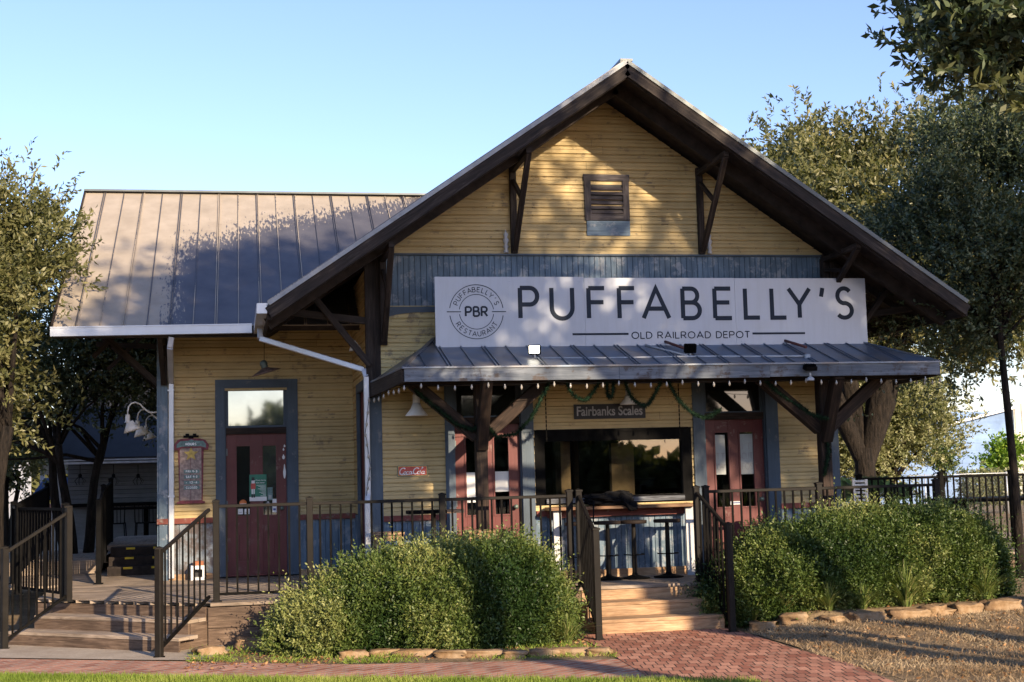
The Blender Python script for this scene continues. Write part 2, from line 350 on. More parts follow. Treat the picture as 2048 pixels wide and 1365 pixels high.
def sprigs(C, D, L, per, size, width, rng, spread=.5):
    """each sprig: leaves along a twig from C in direction D"""
    n = len(C); t = np.tile(np.linspace(.1, 1, per), n); P = np.repeat(C, per, 0)+np.repeat(D, per, 0)*(t*np.repeat(L, per))[:, None]
    R0 = unit(rng.normal(size=(n*per, 3))); dd = unit(np.repeat(D, per, 0)*.9+R0*spread*2); tb = np.repeat(rng.random(n), per)*.6+rng.random(n*per)*.4
    return leafmesh(P, dd, size, width, rng, tb)
def tree(name, base, label, lobes, leaf, nclump, nsprig, seed, size=.075, width=.032, trunk_r=.2, trunk_h=None, stems=1, lean=(0, 0), sig=.42, upb=.45, sprL=.3, per=12, group=None, limb=True, fork=(), nlimb=26):
    rng = np.random.default_rng(seed); rnd = random.Random(seed)
    root = empty(name, base, label, 'tree', group); cl = []
    vol = np.array([a*b*c for _, (a, b, c) in lobes]); vol = vol/vol.sum()
    for (c, rr), fr_ in zip(lobes, vol):
        k = max(3, int(nclump*fr_)); d = unit(rng.normal(size=(k, 3))); q = .45+.5*rng.random(k)**.6
        cl.append(np.array(c)+d*q[:, None]*np.array(rr))
    cl = np.concatenate(cl); k = len(cl); ctr = np.mean([c for c, _ in lobes], 0)
    idx = rng.integers(0, k, nsprig); sg = sig*(.6+.8*rng.random(k))
    C = cl[idx]+rng.normal(size=(nsprig, 3))*sg[idx][:, None]*np.array([1, 1, .75])
    out = unit(C-np.array(ctr)); D = unit(out*.55+rng.normal(size=(nsprig, 3))*.55+np.array([0, 0, upb]))
    V, t = sprigs(C, D, sprL*(.5+rng.random(nsprig)), per, size, width, rng)
    link('crown', quadmesh(name+'_crown', V, t), leaf, root)
    mb = MB(); b = Vector(base); th = trunk_h or (ctr[2]-b.z)*.55; tips = []
    for s_ in range(stems):
        ang = s_*2.4+seed; off = Vector((math.cos(ang), math.sin(ang), 0))*(trunk_r*.9 if stems > 1 else 0); spr = (.5 if stems > 1 else 0)
        pts = []; rs = []
        for i in range(8):
            f = i/7; pts.append(b+off*(1+f*spr*6)+Vector((lean[0]*f+math.sin(f*5+s_)*trunk_r*.35, lean[1]*f+math.cos(f*4+s_)*trunk_r*.3, th*f)))
            rs.append(trunk_r*(1.25-.25*min(1, f*5)-.38*f)/(1 if stems == 1 else 1.35))
        mb.tube(pts, rs, 12); tips.append((pts[-1], rs[-1]))
    for fe, fr_ in fork: a0_ = Vector(tips[0][0])-Vector((0, 0, .35)); fe = Vector(fe); mid = a0_.lerp(fe, .5)+Vector((0, 0, -.08)); mb.tube([a0_-Vector((0, 0, .3)), a0_, mid, fe], [tips[0][1]*.7, tips[0][1]*.85, fr_*1.15, fr_], 12); tips.append((fe, fr_))
    if fork: tips = tips[1:]
    if limb:
        for i in range(min(k, nlimb)):
            c = Vector(cl[int(rng.integers(0, k))]); p, r_ = tips[i % len(tips)]; st_ = p-Vector((0, 0, rnd.random()*th*.15)); mid = st_.lerp(c, .5)+Vector((rnd.uniform(-.3, .3), rnd.uniform(-.3, .3), rnd.uniform(-.1, .5)))
            r2 = min(r_*.6, .11); mb.tube([st_, st_.lerp(mid, .5)+Vector((0, 0, .1)), mid, mid.lerp(c, .6), c], [r2, r2*.8, r2*.55, r2*.35, .012], 7)
    mb.build('trunk', 'bark', root); return root

# stroke font for signs -------------------------------------------------
def arc(cx, cy, rx, ry, a0, a1, n=14): return [(cx+rx*math.cos(R(a0+(a1-a0)*i/n)), cy+ry*math.sin(R(a0+(a1-a0)*i/n))) for i in range(n+1)]
G_ = {
 'P': (.66, [[(0, 0), (0, 1)], [(0, 1), (.36, 1)]+arc(.36, .725, .28, .275, 90, -90)+[(0, .45)]]),
 'R': (.68, [[(0, 0), (0, 1)], [(0, 1), (.36, 1)]+arc(.36, .735, .26, .265, 90, -90)+[(0, .47)], [(.3, .47), (.66, 0)]]),
 'B': (.66, [[(0, 0), (0, 1)], [(0, 1), (.33, 1)]+arc(.33, .765, .24, .235, 90, -90)+[(0, .53)], [(.05, .53), (.36, .53)]+arc(.36, .265, .29, .265, 90, -90)+[(0, 0)]]),
 'U': (.70, [[(0, 1), (0, .35)]+arc(.35, .35, .35, .35, 180, 360)+[(.70, 1)]]),
 'F': (.55, [[(0, 0), (0, 1)], [(0, 1), (.56, 1)], [(0, .53), (.52, .53)]]),
 'E': (.55, [[(0, 0), (0, 1)], [(0, 1), (.55, 1)], [(0, .53), (.5, .53)], [(0, 0), (.57, 0)]]),
 'L': (.50, [[(0, 1), (0, 0), (.52, 0)]]),
 'A': (.86, [[(0, 0), (.43, 1), (.86, 0)], [(.15, .32), (.71, .32)]]),
 'Y': (.78, [[(0, 1), (.39, .46), (.78, 1)], [(.39, .48), (.39, 0)]]),
 "'": (.12, [[(.14, 1.02), (.0, .72)]]),
 'S': (.60, [arc(.31, .745, .26, .255, 35, 260, 14)+arc(.30, .25, .29, .25, 80, -145, 14)]),
 'O': (.92, [arc(.46, .5, .46, .5, 0, 360, 26)]), 'C': (.8, [arc(.46, .5, .46, .5, 45, 315, 22)]),
 'D': (.72, [[(0, 0), (0, 1)], [(0, 1), (.25, 1)]+arc(.25, .5, .47, .5, 90, -90)+[(0, 0)]]),
 'I': (.02, [[(0, 0), (0, 1)]]), 'T': (.66, [[(0, 1), (.66, 1)], [(.33, 1), (.33, 0)]]),
 'N': (.70, [[(0, 0), (0, 1), (.70, 0), (.70, 1)]]), 'H': (.66, [[(0, 0), (0, 1)], [(.66, 0), (.66, 1)], [(0, .5), (.66, .5)]]),
 'M': (.86, [[(0, 0), (0, 1), (.43, .3), (.86, 1), (.86, 0)]]), 'W': (1.1, [[(0, 1), (.27, 0), (.55, .9), (.83, 0), (1.1, 1)]]),
 '1': (.25, [[(0, .8), (.22, 1), (.22, 0)]]), '2': (.5, [arc(.25, .74, .25, .26, 160, -20, 10)+[(.0, 0), (.52, 0)]]),
 '3': (.5, [arc(.24, .76, .23, .24, 150, -90, 10)+arc(.24, .26, .26, .26, 90, -150, 10)]), '4': (.55, [[(.42, 0), (.42, 1), (0, .3), (.58, .3)]]),
 '9': (.5, [arc(.25, .72, .25, .27, 0, 360, 14), [(.5, .72), (.35, 0)]]), '-': (.35, [[(0, .48), (.35, .48)]]), ' ': (.25, []),
}
def ribbon(mb, pts, th, toworld, lift, depth=.004):
    """thick polyline with mitred joints; toworld maps (a,b,out) to a point"""
    pts = [p for i, p in enumerate(pts) if i == 0 or abs(p[0]-pts[i-1][0])+abs(p[1]-pts[i-1][1]) > 1e-5]
    n = len(pts); L = []; Rr = []
    closed = n > 3 and abs(pts[0][0]-pts[-1][0])+abs(pts[0][1]-pts[-1][1]) < 1e-6
    for i, p in enumerate(pts):
        a = pts[i-1] if i else (pts[-2] if closed else None); b = pts[i+1] if i < n-1 else (pts[1] if closed else None)
        ds = []
        for q0, q1 in ((a, p), (p, b)):
            if q0 and q1:
                dx, dy = q1[0]-q0[0], q1[1]-q0[1]; l = math.hypot(dx, dy) or 1; ds.append((dx/l, dy/l))
        nx = sum(-d[1] for d in ds); ny = sum(d[0] for d in ds); l = math.hypot(nx, ny) or 1; nx /= l; ny /= l
        k = th/2/max(.45, (nx*-ds[0][1]+ny*ds[0][0])); L.append((p[0]+nx*k, p[1]+ny*k)); Rr.append((p[0]-nx*k, p[1]-ny*k))
    for i in range(n-1):
        q = [L[i], Rr[i], Rr[i+1], L[i+1]]
        mb.face([toworld(x, y, lift+depth) for x, y in q]); 
        for (x0, y0), (x1, y1) in ((q[0], q[3]), (q[1], q[2])): mb.face([toworld(x0, y0, lift), toworld(x1, y1, lift), toworld(x1, y1, lift+depth), toworld(x0, y0, lift+depth)])
    for q0, q1 in ((L[0], Rr[0]), (L[-1], Rr[-1])): mb.face([toworld(*q0, lift), toworld(*q1, lift), toworld(*q1, lift+depth), toworld(*q0, lift+depth)])
def glyph(mb, ch, x, z, wdt, h, th, y, shear=0, lift=.001):
    """one letter in the X-Z plane facing -Y, fitted to the width given"""
    gw, st = G_[ch]; sx = wdt/gw if gw > .05 else h
    for k, pl in enumerate(st):
        pp = [(a*sx+b*h*shear, b*h) for a, b in pl]; ribbon(mb, pp, th, lambda a, b, o: (x+a, y-o, z+b), lift+k*.0006, .003)
def write(mb, s, x, z, h, th, y, gap=.22, wk=1., fit=None, shear=0):
    adv = sum(G_[c][0]*h*wk+gap*h for c in s)-gap*h
    k = fit/adv if fit else 1.
    for c in s:
        wd = G_[c][0]*h*wk*k
        if G_[c][1]: glyph(mb, c, x, z, wd if G_[c][0] > .05 else 0.02, h, th, y, shear)
        x += wd+gap*h*k
def fonttext(name, body, x, z, h, y, mat, parent, wide=None, bold=.0, depth=.002):
    cu = bpy.data.curves.new(name, 'FONT'); cu.body = body; cu.size = 1; cu.extrude = 0; cu.offset = bold; ob = bpy.data.objects.new(name+'_tmp', cu); col.objects.link(ob)
    bpy.context.view_layer.update(); dg = bpy.context.evaluated_depsgraph_get(); me = bpy.data.meshes.new_from_object(ob.evaluated_get(dg)); bpy.data.objects.remove(ob)
    co = np.array([v.co[:] for v in me.vertices]); mn_, mx_ = co.min(0), co.max(0); sx = (wide/(mx_[0]-mn_[0])) if wide else h/(mx_[1]-mn_[1]); sz = h/(mx_[1]-mn_[1])
    for v in me.vertices: v.co = (x+(v.co.x-mn_[0])*sx, y, z+(v.co.y-mn_[1])*sz)
    return link(name, me, mat, parent)

exec_parts = True
plain('post_metal', (.014, .012, .010), .55, .0, .12, .25, 5)

# ================================================================== ground
GZ = -.1
mb = MB(); mb.face([(-400, -400, GZ), (400, -400, GZ), (400, 500, GZ), (-400, 500, GZ)]); tag(mb.build('ground', 'soil'), kind='structure')
def sheet(name, poly, dz, mat):
    mb = MB(); mb.face([(x, y, GZ+dz) for x, y in poly]); return tag(mb.build(name, mat), kind='structure')
sheet('brick_path', [(-9, -.2), (-4.3, -1.55), (-2.6, -2.45), (-.6, -3.55), (1.95, -4.2), (2.6, -4.6), (2.2, -6.6), (-1.1, -4.75), (-4.0, -3.4), (-9, -1.4)], .004, 'path_brick')
sheet('brick_walkway', [(2.02, -2.75), (2.0, -2.1), (3.8, -2.1), (3.84, -2.65), (3.8, -4.1), (3.86, -5.3), (3.7, -6.6), (3.4, -9), (1.6, -9), (1.85, -6), (1.95, -4.2)], .008, 'walk_brick')
sheet('concrete_pad', [(-4.6, -.2), (-4.9, -1.3), (-4.3, -1.53), (-2.6, -2.43), (-2.0, -2.7), (-1.75, -1.9), (-1.9, -1.2), (-3.9, .2)], .012, 'concrete')

def blades(name, n, area, h, wd, leaf, seed, lean=.5, z=GZ+.005):
    """area(rng,n) -> xy points; thin upright blades as one mesh"""
    rng = np.random.default_rng(seed); xy = area(rng, n); n = len(xy)
    P = np.column_stack([xy, np.array([ZR(a, b)+.01 for a, b in xy]) if name == 'dry_grass' else np.full(n, z)]); D = unit(np.column_stack([rng.normal(size=n)*lean, rng.normal(size=n)*lean, np.ones(n)]))
    V, t = leafmesh(P, D, h, wd, rng, rng.random(n)*.5+.5*np.array([mn.noise(Vector((x*1.5, y*1.5, 0))) for x, y in xy])+.25, .1)
    return tag(link(name, quadmesh(name, V, np.clip(t, 0, 1)), leaf), kind='stuff')
SX = [3.9, 4.45, 4.9, 5.6, 6.6, 7.6, 9.0, 12, 16]; SYL = [-2.55, -2.75, -2.95, -2.9, -2.75, -2.6, -2.2, -1.4, -.6]   # line of the right bed border
def sm(a, b, v): v = max(0., min(1., (v-a)/(b-a))); return v*v*(3-2*v)
def ZR(x, y):
    k = sm(3.85, 4.5, x); yl = np.interp(x, SX, SYL); return GZ+k*(.10*sm(-5.2, -3.0, y)+.03*sm(5, 9, x)+.10*sm(yl-.02, yl+.14, y))
def terrain():
    mb = MB(); xs = np.linspace(3.86, 15, 90); ys = np.linspace(-9, 1.5, 110)
    for i in range(89):
        for j in range(109):
            mb.face([(x, y, ZR(x, y)+.006+.012*mn.noise(Vector((x*3, y*3, 0)))) for x, y in ((xs[i], ys[j]), (xs[i+1], ys[j]), (xs[i+1], ys[j+1]), (xs[i], ys[j+1]))], smooth=True)
    o = mb.build('ground_slope', 'soil'); tag(o, kind='structure')
terrain()
def lawn_area(rng, n):
    x = rng.uniform(-4.6, 2.6, n); f = rng.random(n)**1.3; e = np.interp(x, [-4.6, -4, -1.1, 2.2, 2.6], [-2.95, -3.2, -4.6, -6.0, -6.2])
    return np.column_stack([x, e-f*3.2+rng.normal(size=n)*.05])
tag(blades('lawn_grass', 90000, lawn_area, .075, .006, 'grass_blade', 3, .45), 'strip of bright green lawn grass along the bottom edge', 'grass')
tag(sheet('lawn', [(-9, -1.4), (-4.0, -3.2), (-1.1, -4.55), (2.2, -6.2), (1.6, -12), (-9, -12)], .002, 'soil'), kind='structure')
def dry_area(rng, n):
    x = rng.uniform(3.7, 10.5, n); y = rng.uniform(-8.2, -1.4, n); top = np.interp(x, SX, SYL)-.15
    k = (y < top) & (x > np.interp(y, [-8, -6.6, -4.1, -2.6], [3.6, 3.72, 3.84, 3.86])); c = np.array([mn.noise(Vector((a*.9, b*.9, 3))) for a, b in zip(x, y)])
    k &= rng.random(n) < .75+c; return np.column_stack([x, y])[k]
tag(blades('dry_grass', 75000, dry_area, .05, .006, 'straw', 5, 1.1), 'straw coloured dry grass patch right of the brick walkway', 'dry grass')
def bedl(rng, n):
    x = rng.uniform(-2.2, 2.0, n); y0 = np.interp(x, [-2.2, -.6, 2], [-2.75, -3.55, -4.1]); y = y0+rng.random(n)**1.5*1.2; k = rng.random(n) < .35+.9*np.array([mn.noise(Vector((a*1.8, b*1.8, 9))) for a, b in zip(x, y)])
    return np.column_stack([x, y])[k]
tag(blades('bed_weeds', 9000, bedl, .06, .008, 'grass_blade', 8, .9), 'sparse weeds in the planting bed before the left hedge', 'weeds')

# ================================================================== depot
YW, YG = 2.6, 0.; XL, XR = 0., 6.2; DZ = .375; XC = 3.12; SL = .682; RZ = 6.80; EH = 4.42; WL = -2.73
depot = empty('depot_building', (3.1, 0, DZ), 'yellow and blue wooden railroad depot with a steep front gable and metal roofs', 'building')

def siding(mb, W, a0, a1, z0, z1, pitch=.103, lim=None, holes=()):
    """drop siding: each board has a proud face, a cove near its top and a shadow line under its lower edge"""
    z = z0; i = 0
    while z < z1-.01:
        t = min(z+pitch, z1); L0 = max(a0, lim(z)[0]) if lim else a0; H0 = min(a1, lim(z)[1]) if lim else a1
        L1 = max(a0, lim(t)[0]) if lim else a0; H1 = min(a1, lim(t)[1]) if lim else a1
        iv = [(L0, H0, L1, H1)]; zm = (z+t)/2
        for h0, h1, hz0, hz1 in holes:
            if hz0 < zm < hz1:
                nv = []
                for l0, r0_, l1, r1 in iv:
                    if h0 > l0 and h1 < r0_: nv += [(l0, h0, l1, h0), (h1, r0_, h1, r1)]
                    else: nv.append((l0, r0_, l1, r1))
                iv = nv
        jv = []
        for l0, r0_, l1, r1 in iv:
            if r0_-l0 > 1.6 and random.random() < .55: q = random.uniform(max(l0, l1)+.4, min(r0_, r1)-.4); jv += [(l0, q-.0015, l1, q-.0015), (q+.0015, r0_, q+.0015, r1)]
            else: jv.append((l0, r0_, l1, r1))
        for l0, r0_, l1, r1 in jv:
            o = random.random()*40
            if r0_-l0 < .02 or r1 < l1: continue
            pr = [(z, .002), (z+.0005, .024), (z+pitch*.45, .022), (z+pitch*.48, .012), (z+pitch*.50, .021), (t-pitch*.2, .020), (t-pitch*.09, .004), (t, .002)]
            for (za, oa), (zb, ob) in zip(pr, pr[1:]):
                fa, fb = (za-z)/max(1e-6, t-z), (zb-z)/max(1e-6, t-z); A0 = l0+(l1-l0)*fa; A1 = r0_+(r1-r0_)*fa; B0 = l0+(l1-l0)*fb; B1 = r0_+(r1-r0_)*fb
                mb.face([W(A0, za, oa), W(A1, za, oa), W(B1, zb, ob), W(B0, zb, ob)], [(A0, za+o), (A1, za+o), (B1, zb+o), (B0, zb+o)])
        z = t; i += 1
def vboards(mb, W, a0, a1, z0, z1, pw=.078, holes=()):
    a = a0
    while a < a1-.005:
        b = min(a+pw, a1); am = (a+b)/2; zz = [(z0, z1)]
        for h0, h1, hz0, hz1 in holes:
            if h0 < am < h1: zz = [(q0, q1) for q0, q1 in ((z0, hz0), (hz1, z1)) if q1-q0 > .02]
        o = random.random()*30
        for q0, q1 in zz:
            pr = [(a+.001, .003), (a+.004, .016), (b-.005, .016), (b-.001, .003), (b+.001, .003)]
            for (xa, oa), (xb, ob) in zip(pr, pr[1:]): mb.face([W(xa, q0, oa), W(xb, q0, ob), W(xb, q1, ob), W(xa, q1, oa)], [(q0+o, xa+o), (q0+o, xb+o), (q1+o, xb+o), (q1+o, xa+o)])
            mb.face([W(a, q1, .0), W(a, q1, .016), W(b, q1, .016), W(b, q1, .0)])
        a = b
WF = lambda a, z, o: (a, -o, z)                 # front wall
WW = lambda a, z, o: (a, YW-o, z)               # wing wall
WS = lambda a, z, o: (XL-o, a, z)               # left return of the gable bay (a = Y)
WR = lambda a, z, o: (XR+o, a, z)
D1 = (1.03, 1.90, DZ, 2.95); D2 = (4.36, 5.21, DZ, 2.95); WN = (2.10, 4.14, 1.33, 2.24)
gl_ = lambda z: (XC-(6.62-z)/SL, XC+(6.62-z)/SL)
# front wall
mb = MB(); siding(mb, WF, .12, 6.08, 1.24, 2.90, .1035, None, [D1, D2, WN]); mb.cur = 2; siding(mb, WF, .12, 6.08, 2.90, 3.86, .1035); mb.cur = 0; siding(mb, WF, XL, XR, 4.55, 6.6, .1035, gl_)
mb.cur = 1
for x0, x1 in ((0, D1[0]), (D1[1], WN[0]), (WN[1], D2[0]), (D2[1], 6.2)): mb.box(x0, .0, .2, x1, .1, 3.4)
mb.box(D1[0], 0, 2.96, D1[1], .1, 3.4); mb.box(D2[0], 0, 2.96, D2[1], .1, 3.4); mb.box(WN[0], 0, .2, WN[1], .1, 1.32); mb.box(WN[0], 0, 2.25, WN[1], .1, 3.4)
mb.prism([(0, 3.4), (6.2, 3.4), (6.2, 4.5), (XC, 6.6), (0, 4.5)], 0, .1)
mb.build('wall', ['yellow_siding', 'dark_interior', 'pale_siding'], depot)
# blue bands
mb = MB(); vboards(mb, WF, .13, 6.1, 3.86, 4.53, .074); tag(mb.build('board_band', 'blue_board', depot), 'band of weathered blue vertical boards')
mb = MB(); mb.box(.11, -.045, 4.53, 6.12, 0, 4.555); mb.build('band_trim', 'blue_trim', depot)
mb = MB(); pts = [(.13, 3.87), (1.2, 3.87), (1.2, 3.80), (.55, 3.795), (.35, 3.775), (.2, 3.74), (.13, 3.70)]; mb.prism(pts, -.034, 0); pts = [(6.1-(x-.13), z) for x, z in pts][::-1]; mb.prism(pts, -.034, 0)
mb.prism([(1.2, 3.80), (5.03, 3.80), (5.03, 3.87), (1.2, 3.87)], -.034, 0); mb.build('band_trim', 'blue_trim', depot)
for x0, x1 in ((.12, .915), (2.06, 4.20), (5.38, 6.08)): mb = MB(); vboards(mb, WF, x0, x1, DZ, 1.17, .075); mb.build('skirt_boards', 'blue_board', depot)
for x0, x1 in ((.12, .91), (2.07, 4.20), (5.37, 6.08)): mb = MB(); mb.box(x0, -.05, 1.17, x1, 0, 1.24); mb.build('chair_rail', 'red_trim', depot)
for x0, x1, mt in ((-.03, .12, 'blue_trim'), (6.08, 6.23, 'blue_trim')):
    mb = MB(); mb.box(x0, -.03, DZ, x1, 0, 2.86); mb.build('corner_board', mt, depot)
    mb = MB(); mb.box(x0, -.03, 2.86, x1, 0, 4.50); mb.build('corner_board', 'old_wood', depot)
# left return, right side, wing walls
SD = (.62, 1.75, DZ, 2.9)
mb = MB(); siding(mb, WS, 0, YW, 1.22, 4.4, .105, None, [SD]); mb.cur = 1; mb.box(XL, 0, .2, XL+.1, .62, 4.4); mb.box(XL, 1.75, .2, XL+.1, YW, 4.4); mb.box(XL, .62, 2.9, XL+.1, 1.75, 4.4); mb.cur = 2; vboards(mb, WS, 0, .62, DZ, 1.2); vboards(mb, WS, 1.75, YW, DZ, 1.2)
mb.build('wall', ['yellow_siding', 'dark_interior', 'blue_board'], depot)
mb = MB(); mb.box(XL-.04, .5, DZ, XL, .62, 3.0); mb.box(XL-.04, 1.75, DZ, XL, 1.87, 3.0); mb.box(XL-.04, .62, 2.88, XL, 1.75, 3.0); mb.cur = 1; mb.box(XL+.02, .62, DZ, XL+.06, 1.75, 2.9); mb.build('door', ['blue_trim', 'red_door'], depot)
mb = MB(); siding(mb, WR, 0, 8, .4, 4.4, .105); mb.cur = 1; mb.box(XR-.1, 0, .2, XR, 8, 4.4); mb.build('wall', ['yellow_siding', 'dark_interior'], depot)
WD = (-1.83, -.96, DZ, 3.02)
mb = MB(); siding(mb, WW, -2.62, 0, 1.22, 4.6, .1045, None, [WD]); mb.cur = 1; mb.box(WL, YW, .2, WD[0], YW+.1, 4.6); mb.box(WD[1], YW, .2, 0, YW+.1, 4.6); mb.box(WD[0], YW, 3.02, WD[1], YW+.1, 4.6)
mb.build('wall', ['yellow_siding', 'dark_interior'], depot)
mb = MB(); siding(mb, lambda a, z, o: (WL-o, a, z), YW, 7.4, .4, 6.1, .1045, lambda z: (5-(6.15-z)/SL, 5+(6.15-z)/SL)); mb.cur = 1; mb.box(WL, YW+.1, .2, WL+.1, 7.4, 4.4); mb.build('wall', ['yellow_siding', 'dark_interior'], depot)
mb = MB(); vboards(mb, WW, -.80, 0, DZ, 1.15, .09); mb.build('skirt_boards', 'blue_board', depot)
mb = MB(); vboards(mb, WW, -2.62, -1.97, DZ, 1.15, .16); tag(mb.build('skirt_boards', 'peeled_blue', depot), 'peeling grey blue boards beside the left door')
for x0, x1 in ((-2.76, -1.97), (-.8, 0)): mb = MB(); mb.box(x0, YW-.06, 1.15, x1, YW, 1.225); mb.build('chair_rail', 'red_trim', depot)
mb = MB(); mb.box(WL, YW-.035, DZ, -2.61, YW, 4.6); mb.build('corner_board', 'peeled_blue' if 0 else 'blue_board', depot)
mb = MB(); mb.box(WL-.03, YW, DZ, WL, YW+.12, 4.6); mb.build('corner_board', 'blue_board', depot)
for q in ((-2.6, YW-.04, DZ, -1.97, YW-.017, DZ+.08), (-.8, YW-.04, DZ, 0, YW-.017, DZ+.08), (.1, -.045, DZ, .9, -.02, DZ+.1), (2.1, -.045, DZ, 4.2, -.02, DZ+.1)): mb = MB(); mb.box(*q); mb.build('baseboard', 'new_wood', depot)
# interior
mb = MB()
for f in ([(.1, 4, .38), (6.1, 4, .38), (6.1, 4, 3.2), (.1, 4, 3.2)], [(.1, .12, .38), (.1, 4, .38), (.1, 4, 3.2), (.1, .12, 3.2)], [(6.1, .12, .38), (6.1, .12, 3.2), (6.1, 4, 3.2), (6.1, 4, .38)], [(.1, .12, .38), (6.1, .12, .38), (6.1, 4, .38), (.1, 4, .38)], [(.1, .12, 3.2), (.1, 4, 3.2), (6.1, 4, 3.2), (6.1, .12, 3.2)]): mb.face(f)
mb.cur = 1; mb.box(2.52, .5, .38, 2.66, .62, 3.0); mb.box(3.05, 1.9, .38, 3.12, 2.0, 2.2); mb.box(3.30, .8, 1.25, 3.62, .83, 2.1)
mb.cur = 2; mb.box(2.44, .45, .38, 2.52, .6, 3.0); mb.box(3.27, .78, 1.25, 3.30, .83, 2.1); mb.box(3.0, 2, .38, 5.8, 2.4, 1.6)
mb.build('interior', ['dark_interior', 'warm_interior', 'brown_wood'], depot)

# doors
def door(x0, x1, z0, z1, y, glassmat, casing, ztr, zhead, trmat, cz=.12, trz=None):
    fr_ = MB(); a, b, c, d = casing
    fr_.box(a, y-.045, z0, x0, y, zhead); fr_.box(x1, y-.045, z0, b, y, zhead); fr_.box(a, y-.06, zhead-cz, b, y-.0, zhead) if 0 else fr_.box(x0, y-.047, zhead-cz, x1, y, zhead)
    fr_.box(x0, y, z0, x0+.015, y+.12, zhead-cz); fr_.box(x1-.015, y, z0, x1, y+.12, zhead-cz)
    frm = fr_.build('door_frame', 'blue_trim', depot)
    X0, X1 = x0+.015, x1-.015; w_ = X1-X0; d_ = MB(); yd = y+.05; t = .04
    st = .145; gw = .185; mid = w_-2*st-2*gw; gx = [(X0+st, X0+st+gw), (X1-st-gw, X1-st)]; gz0, gz1 = z0+.84, z1-.17
    for u0, u1 in ((X0, X0+st), (X0+st+gw, X1-st-gw), (X1-st, X1)): d_.box(u0, yd, z0+.02, u1, yd+t, z1, .003)
    for u0, u1 in gx:
        d_.box(u0, yd+.001, z0+.02, u1, yd+t-.001, z0+.2); d_.box(u0, yd+.001, z0+.6, u1, yd+t-.001, gz0); d_.box(u0, yd+.001, gz1, u1, yd+t-.001, z1)
        d_.box(u0, yd+.02, z0+.2, u1, yd+.03, z0+.6); d_.box(u0+.03, yd+.008, z0+.23, u1-.03, yd+.02, z0+.57, .006)
        for q in ((u0-.02, gz0-.02, u0, gz1+.02), (u1, gz0-.02, u1+.02, gz1+.02), (u0, gz0-.02, u1, gz0), (u0, gz1, u1, gz1+.02)): d_.box(q[0], yd-.012, q[1], q[2], yd, q[3])
    d_.box(X0, y-.02, z0, X1, y+.09, z0+.02)
    dr = d_.build('door', 'red_door', depot)
    for i, (u0, u1) in enumerate(gx):
        g = MB(); g.box(u0, yd+.018, gz0, u1, yd+.022, gz1); g.build('pane', glassmat[i], dr)
    k = MB(); k.lathe((X1-.07, yd, z0+.93), [(.0, 0), (.025, 0), (.025, .01), (.01, .012), (.01, .04), (.028, .045), (.03, .06), (.02, .072), (0, .074)], 14, (0, -1, 0)); k.build('handle', 'dark_green_metal', dr)
    h = MB()
    for zz in (z0+.25, z0+1.0, z1-.25): h.box(X0-.002, yd-.006, zz-.05, X0+.02, yd, zz+.05)
    h.build('hinge', 'trim_metal', dr)
    tz0, tz1 = trz; tf = MB(); tf.box(X0, y+.0, z1, X1, y+.10, z1+.09); tf.cur = 1
    for q in ((X0, z1+.09, X0+.035, zhead-cz), (X1-.035, z1+.09, X1, zhead-cz), (X0+.035, z1+.09, X1-.035, tz0), (X0+.035, tz1, X1-.035, zhead-cz)): tf.box(q[0], y+.03, q[1], q[2], y+.08, q[3])
    tw = tf.build('transom_window', ['brown_wood', 'blue_trim'], depot); g = MB(); g.box(X0+.035, y+.05, tz0, X1-.035, y+.055, tz1); g.build('pane', trmat, tw)
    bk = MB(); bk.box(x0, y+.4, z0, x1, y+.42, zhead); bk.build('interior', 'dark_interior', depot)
    return dr
wdoor = door(WD[0], WD[1], DZ+.02, 2.38, YW, ['dark_glass', 'mirror_film'], (-1.96, -.81, 0, 0), 2.48, 3.15, 'mirror_film', .12, (2.50, 3.01)); wdoor['label'] = 'dark red door with green poster and stickers'
door(D1[0], D1[1], DZ, 2.36, YG, ['glass_clear', 'glass_clear'], (.915, 2.06, 0, 0), 2.5, 3.05, 'dark_glass', .1, (2.47, 2.93))
door(D2[0], D2[1], DZ, 2.36, YG, ['glass_clear', 'glass_clear'], (4.20, 5.38, 0, 0), 2.5, 3.05, 'dark_glass', .1, (2.47, 2.93))
# bar window
f = MB(); a, b, c, d = WN[0], WN[1], WN[2], WN[3]
for q in ((a-.03, c-.02, a+.1, d+.03), (b-.1, c-.02, b+.03, d+.03), (a+.1, d-.12, b-.1, d+.03), (a+.1, c-.02, b-.1, c+.08)): f.box(q[0], -.03, q[1], q[2], .06, q[3])
f.cur = 1; f.box(a+.1, -.075, c+.0, b-.1, -.03, c+.06)
wn = f.build('window', ['black_metal', 'grey_wood'], depot); g = MB(); g.box(a+.1, .03, c+.08, b-.1, .034, d-.12); g.build('pane', 'glass_clear', wn)

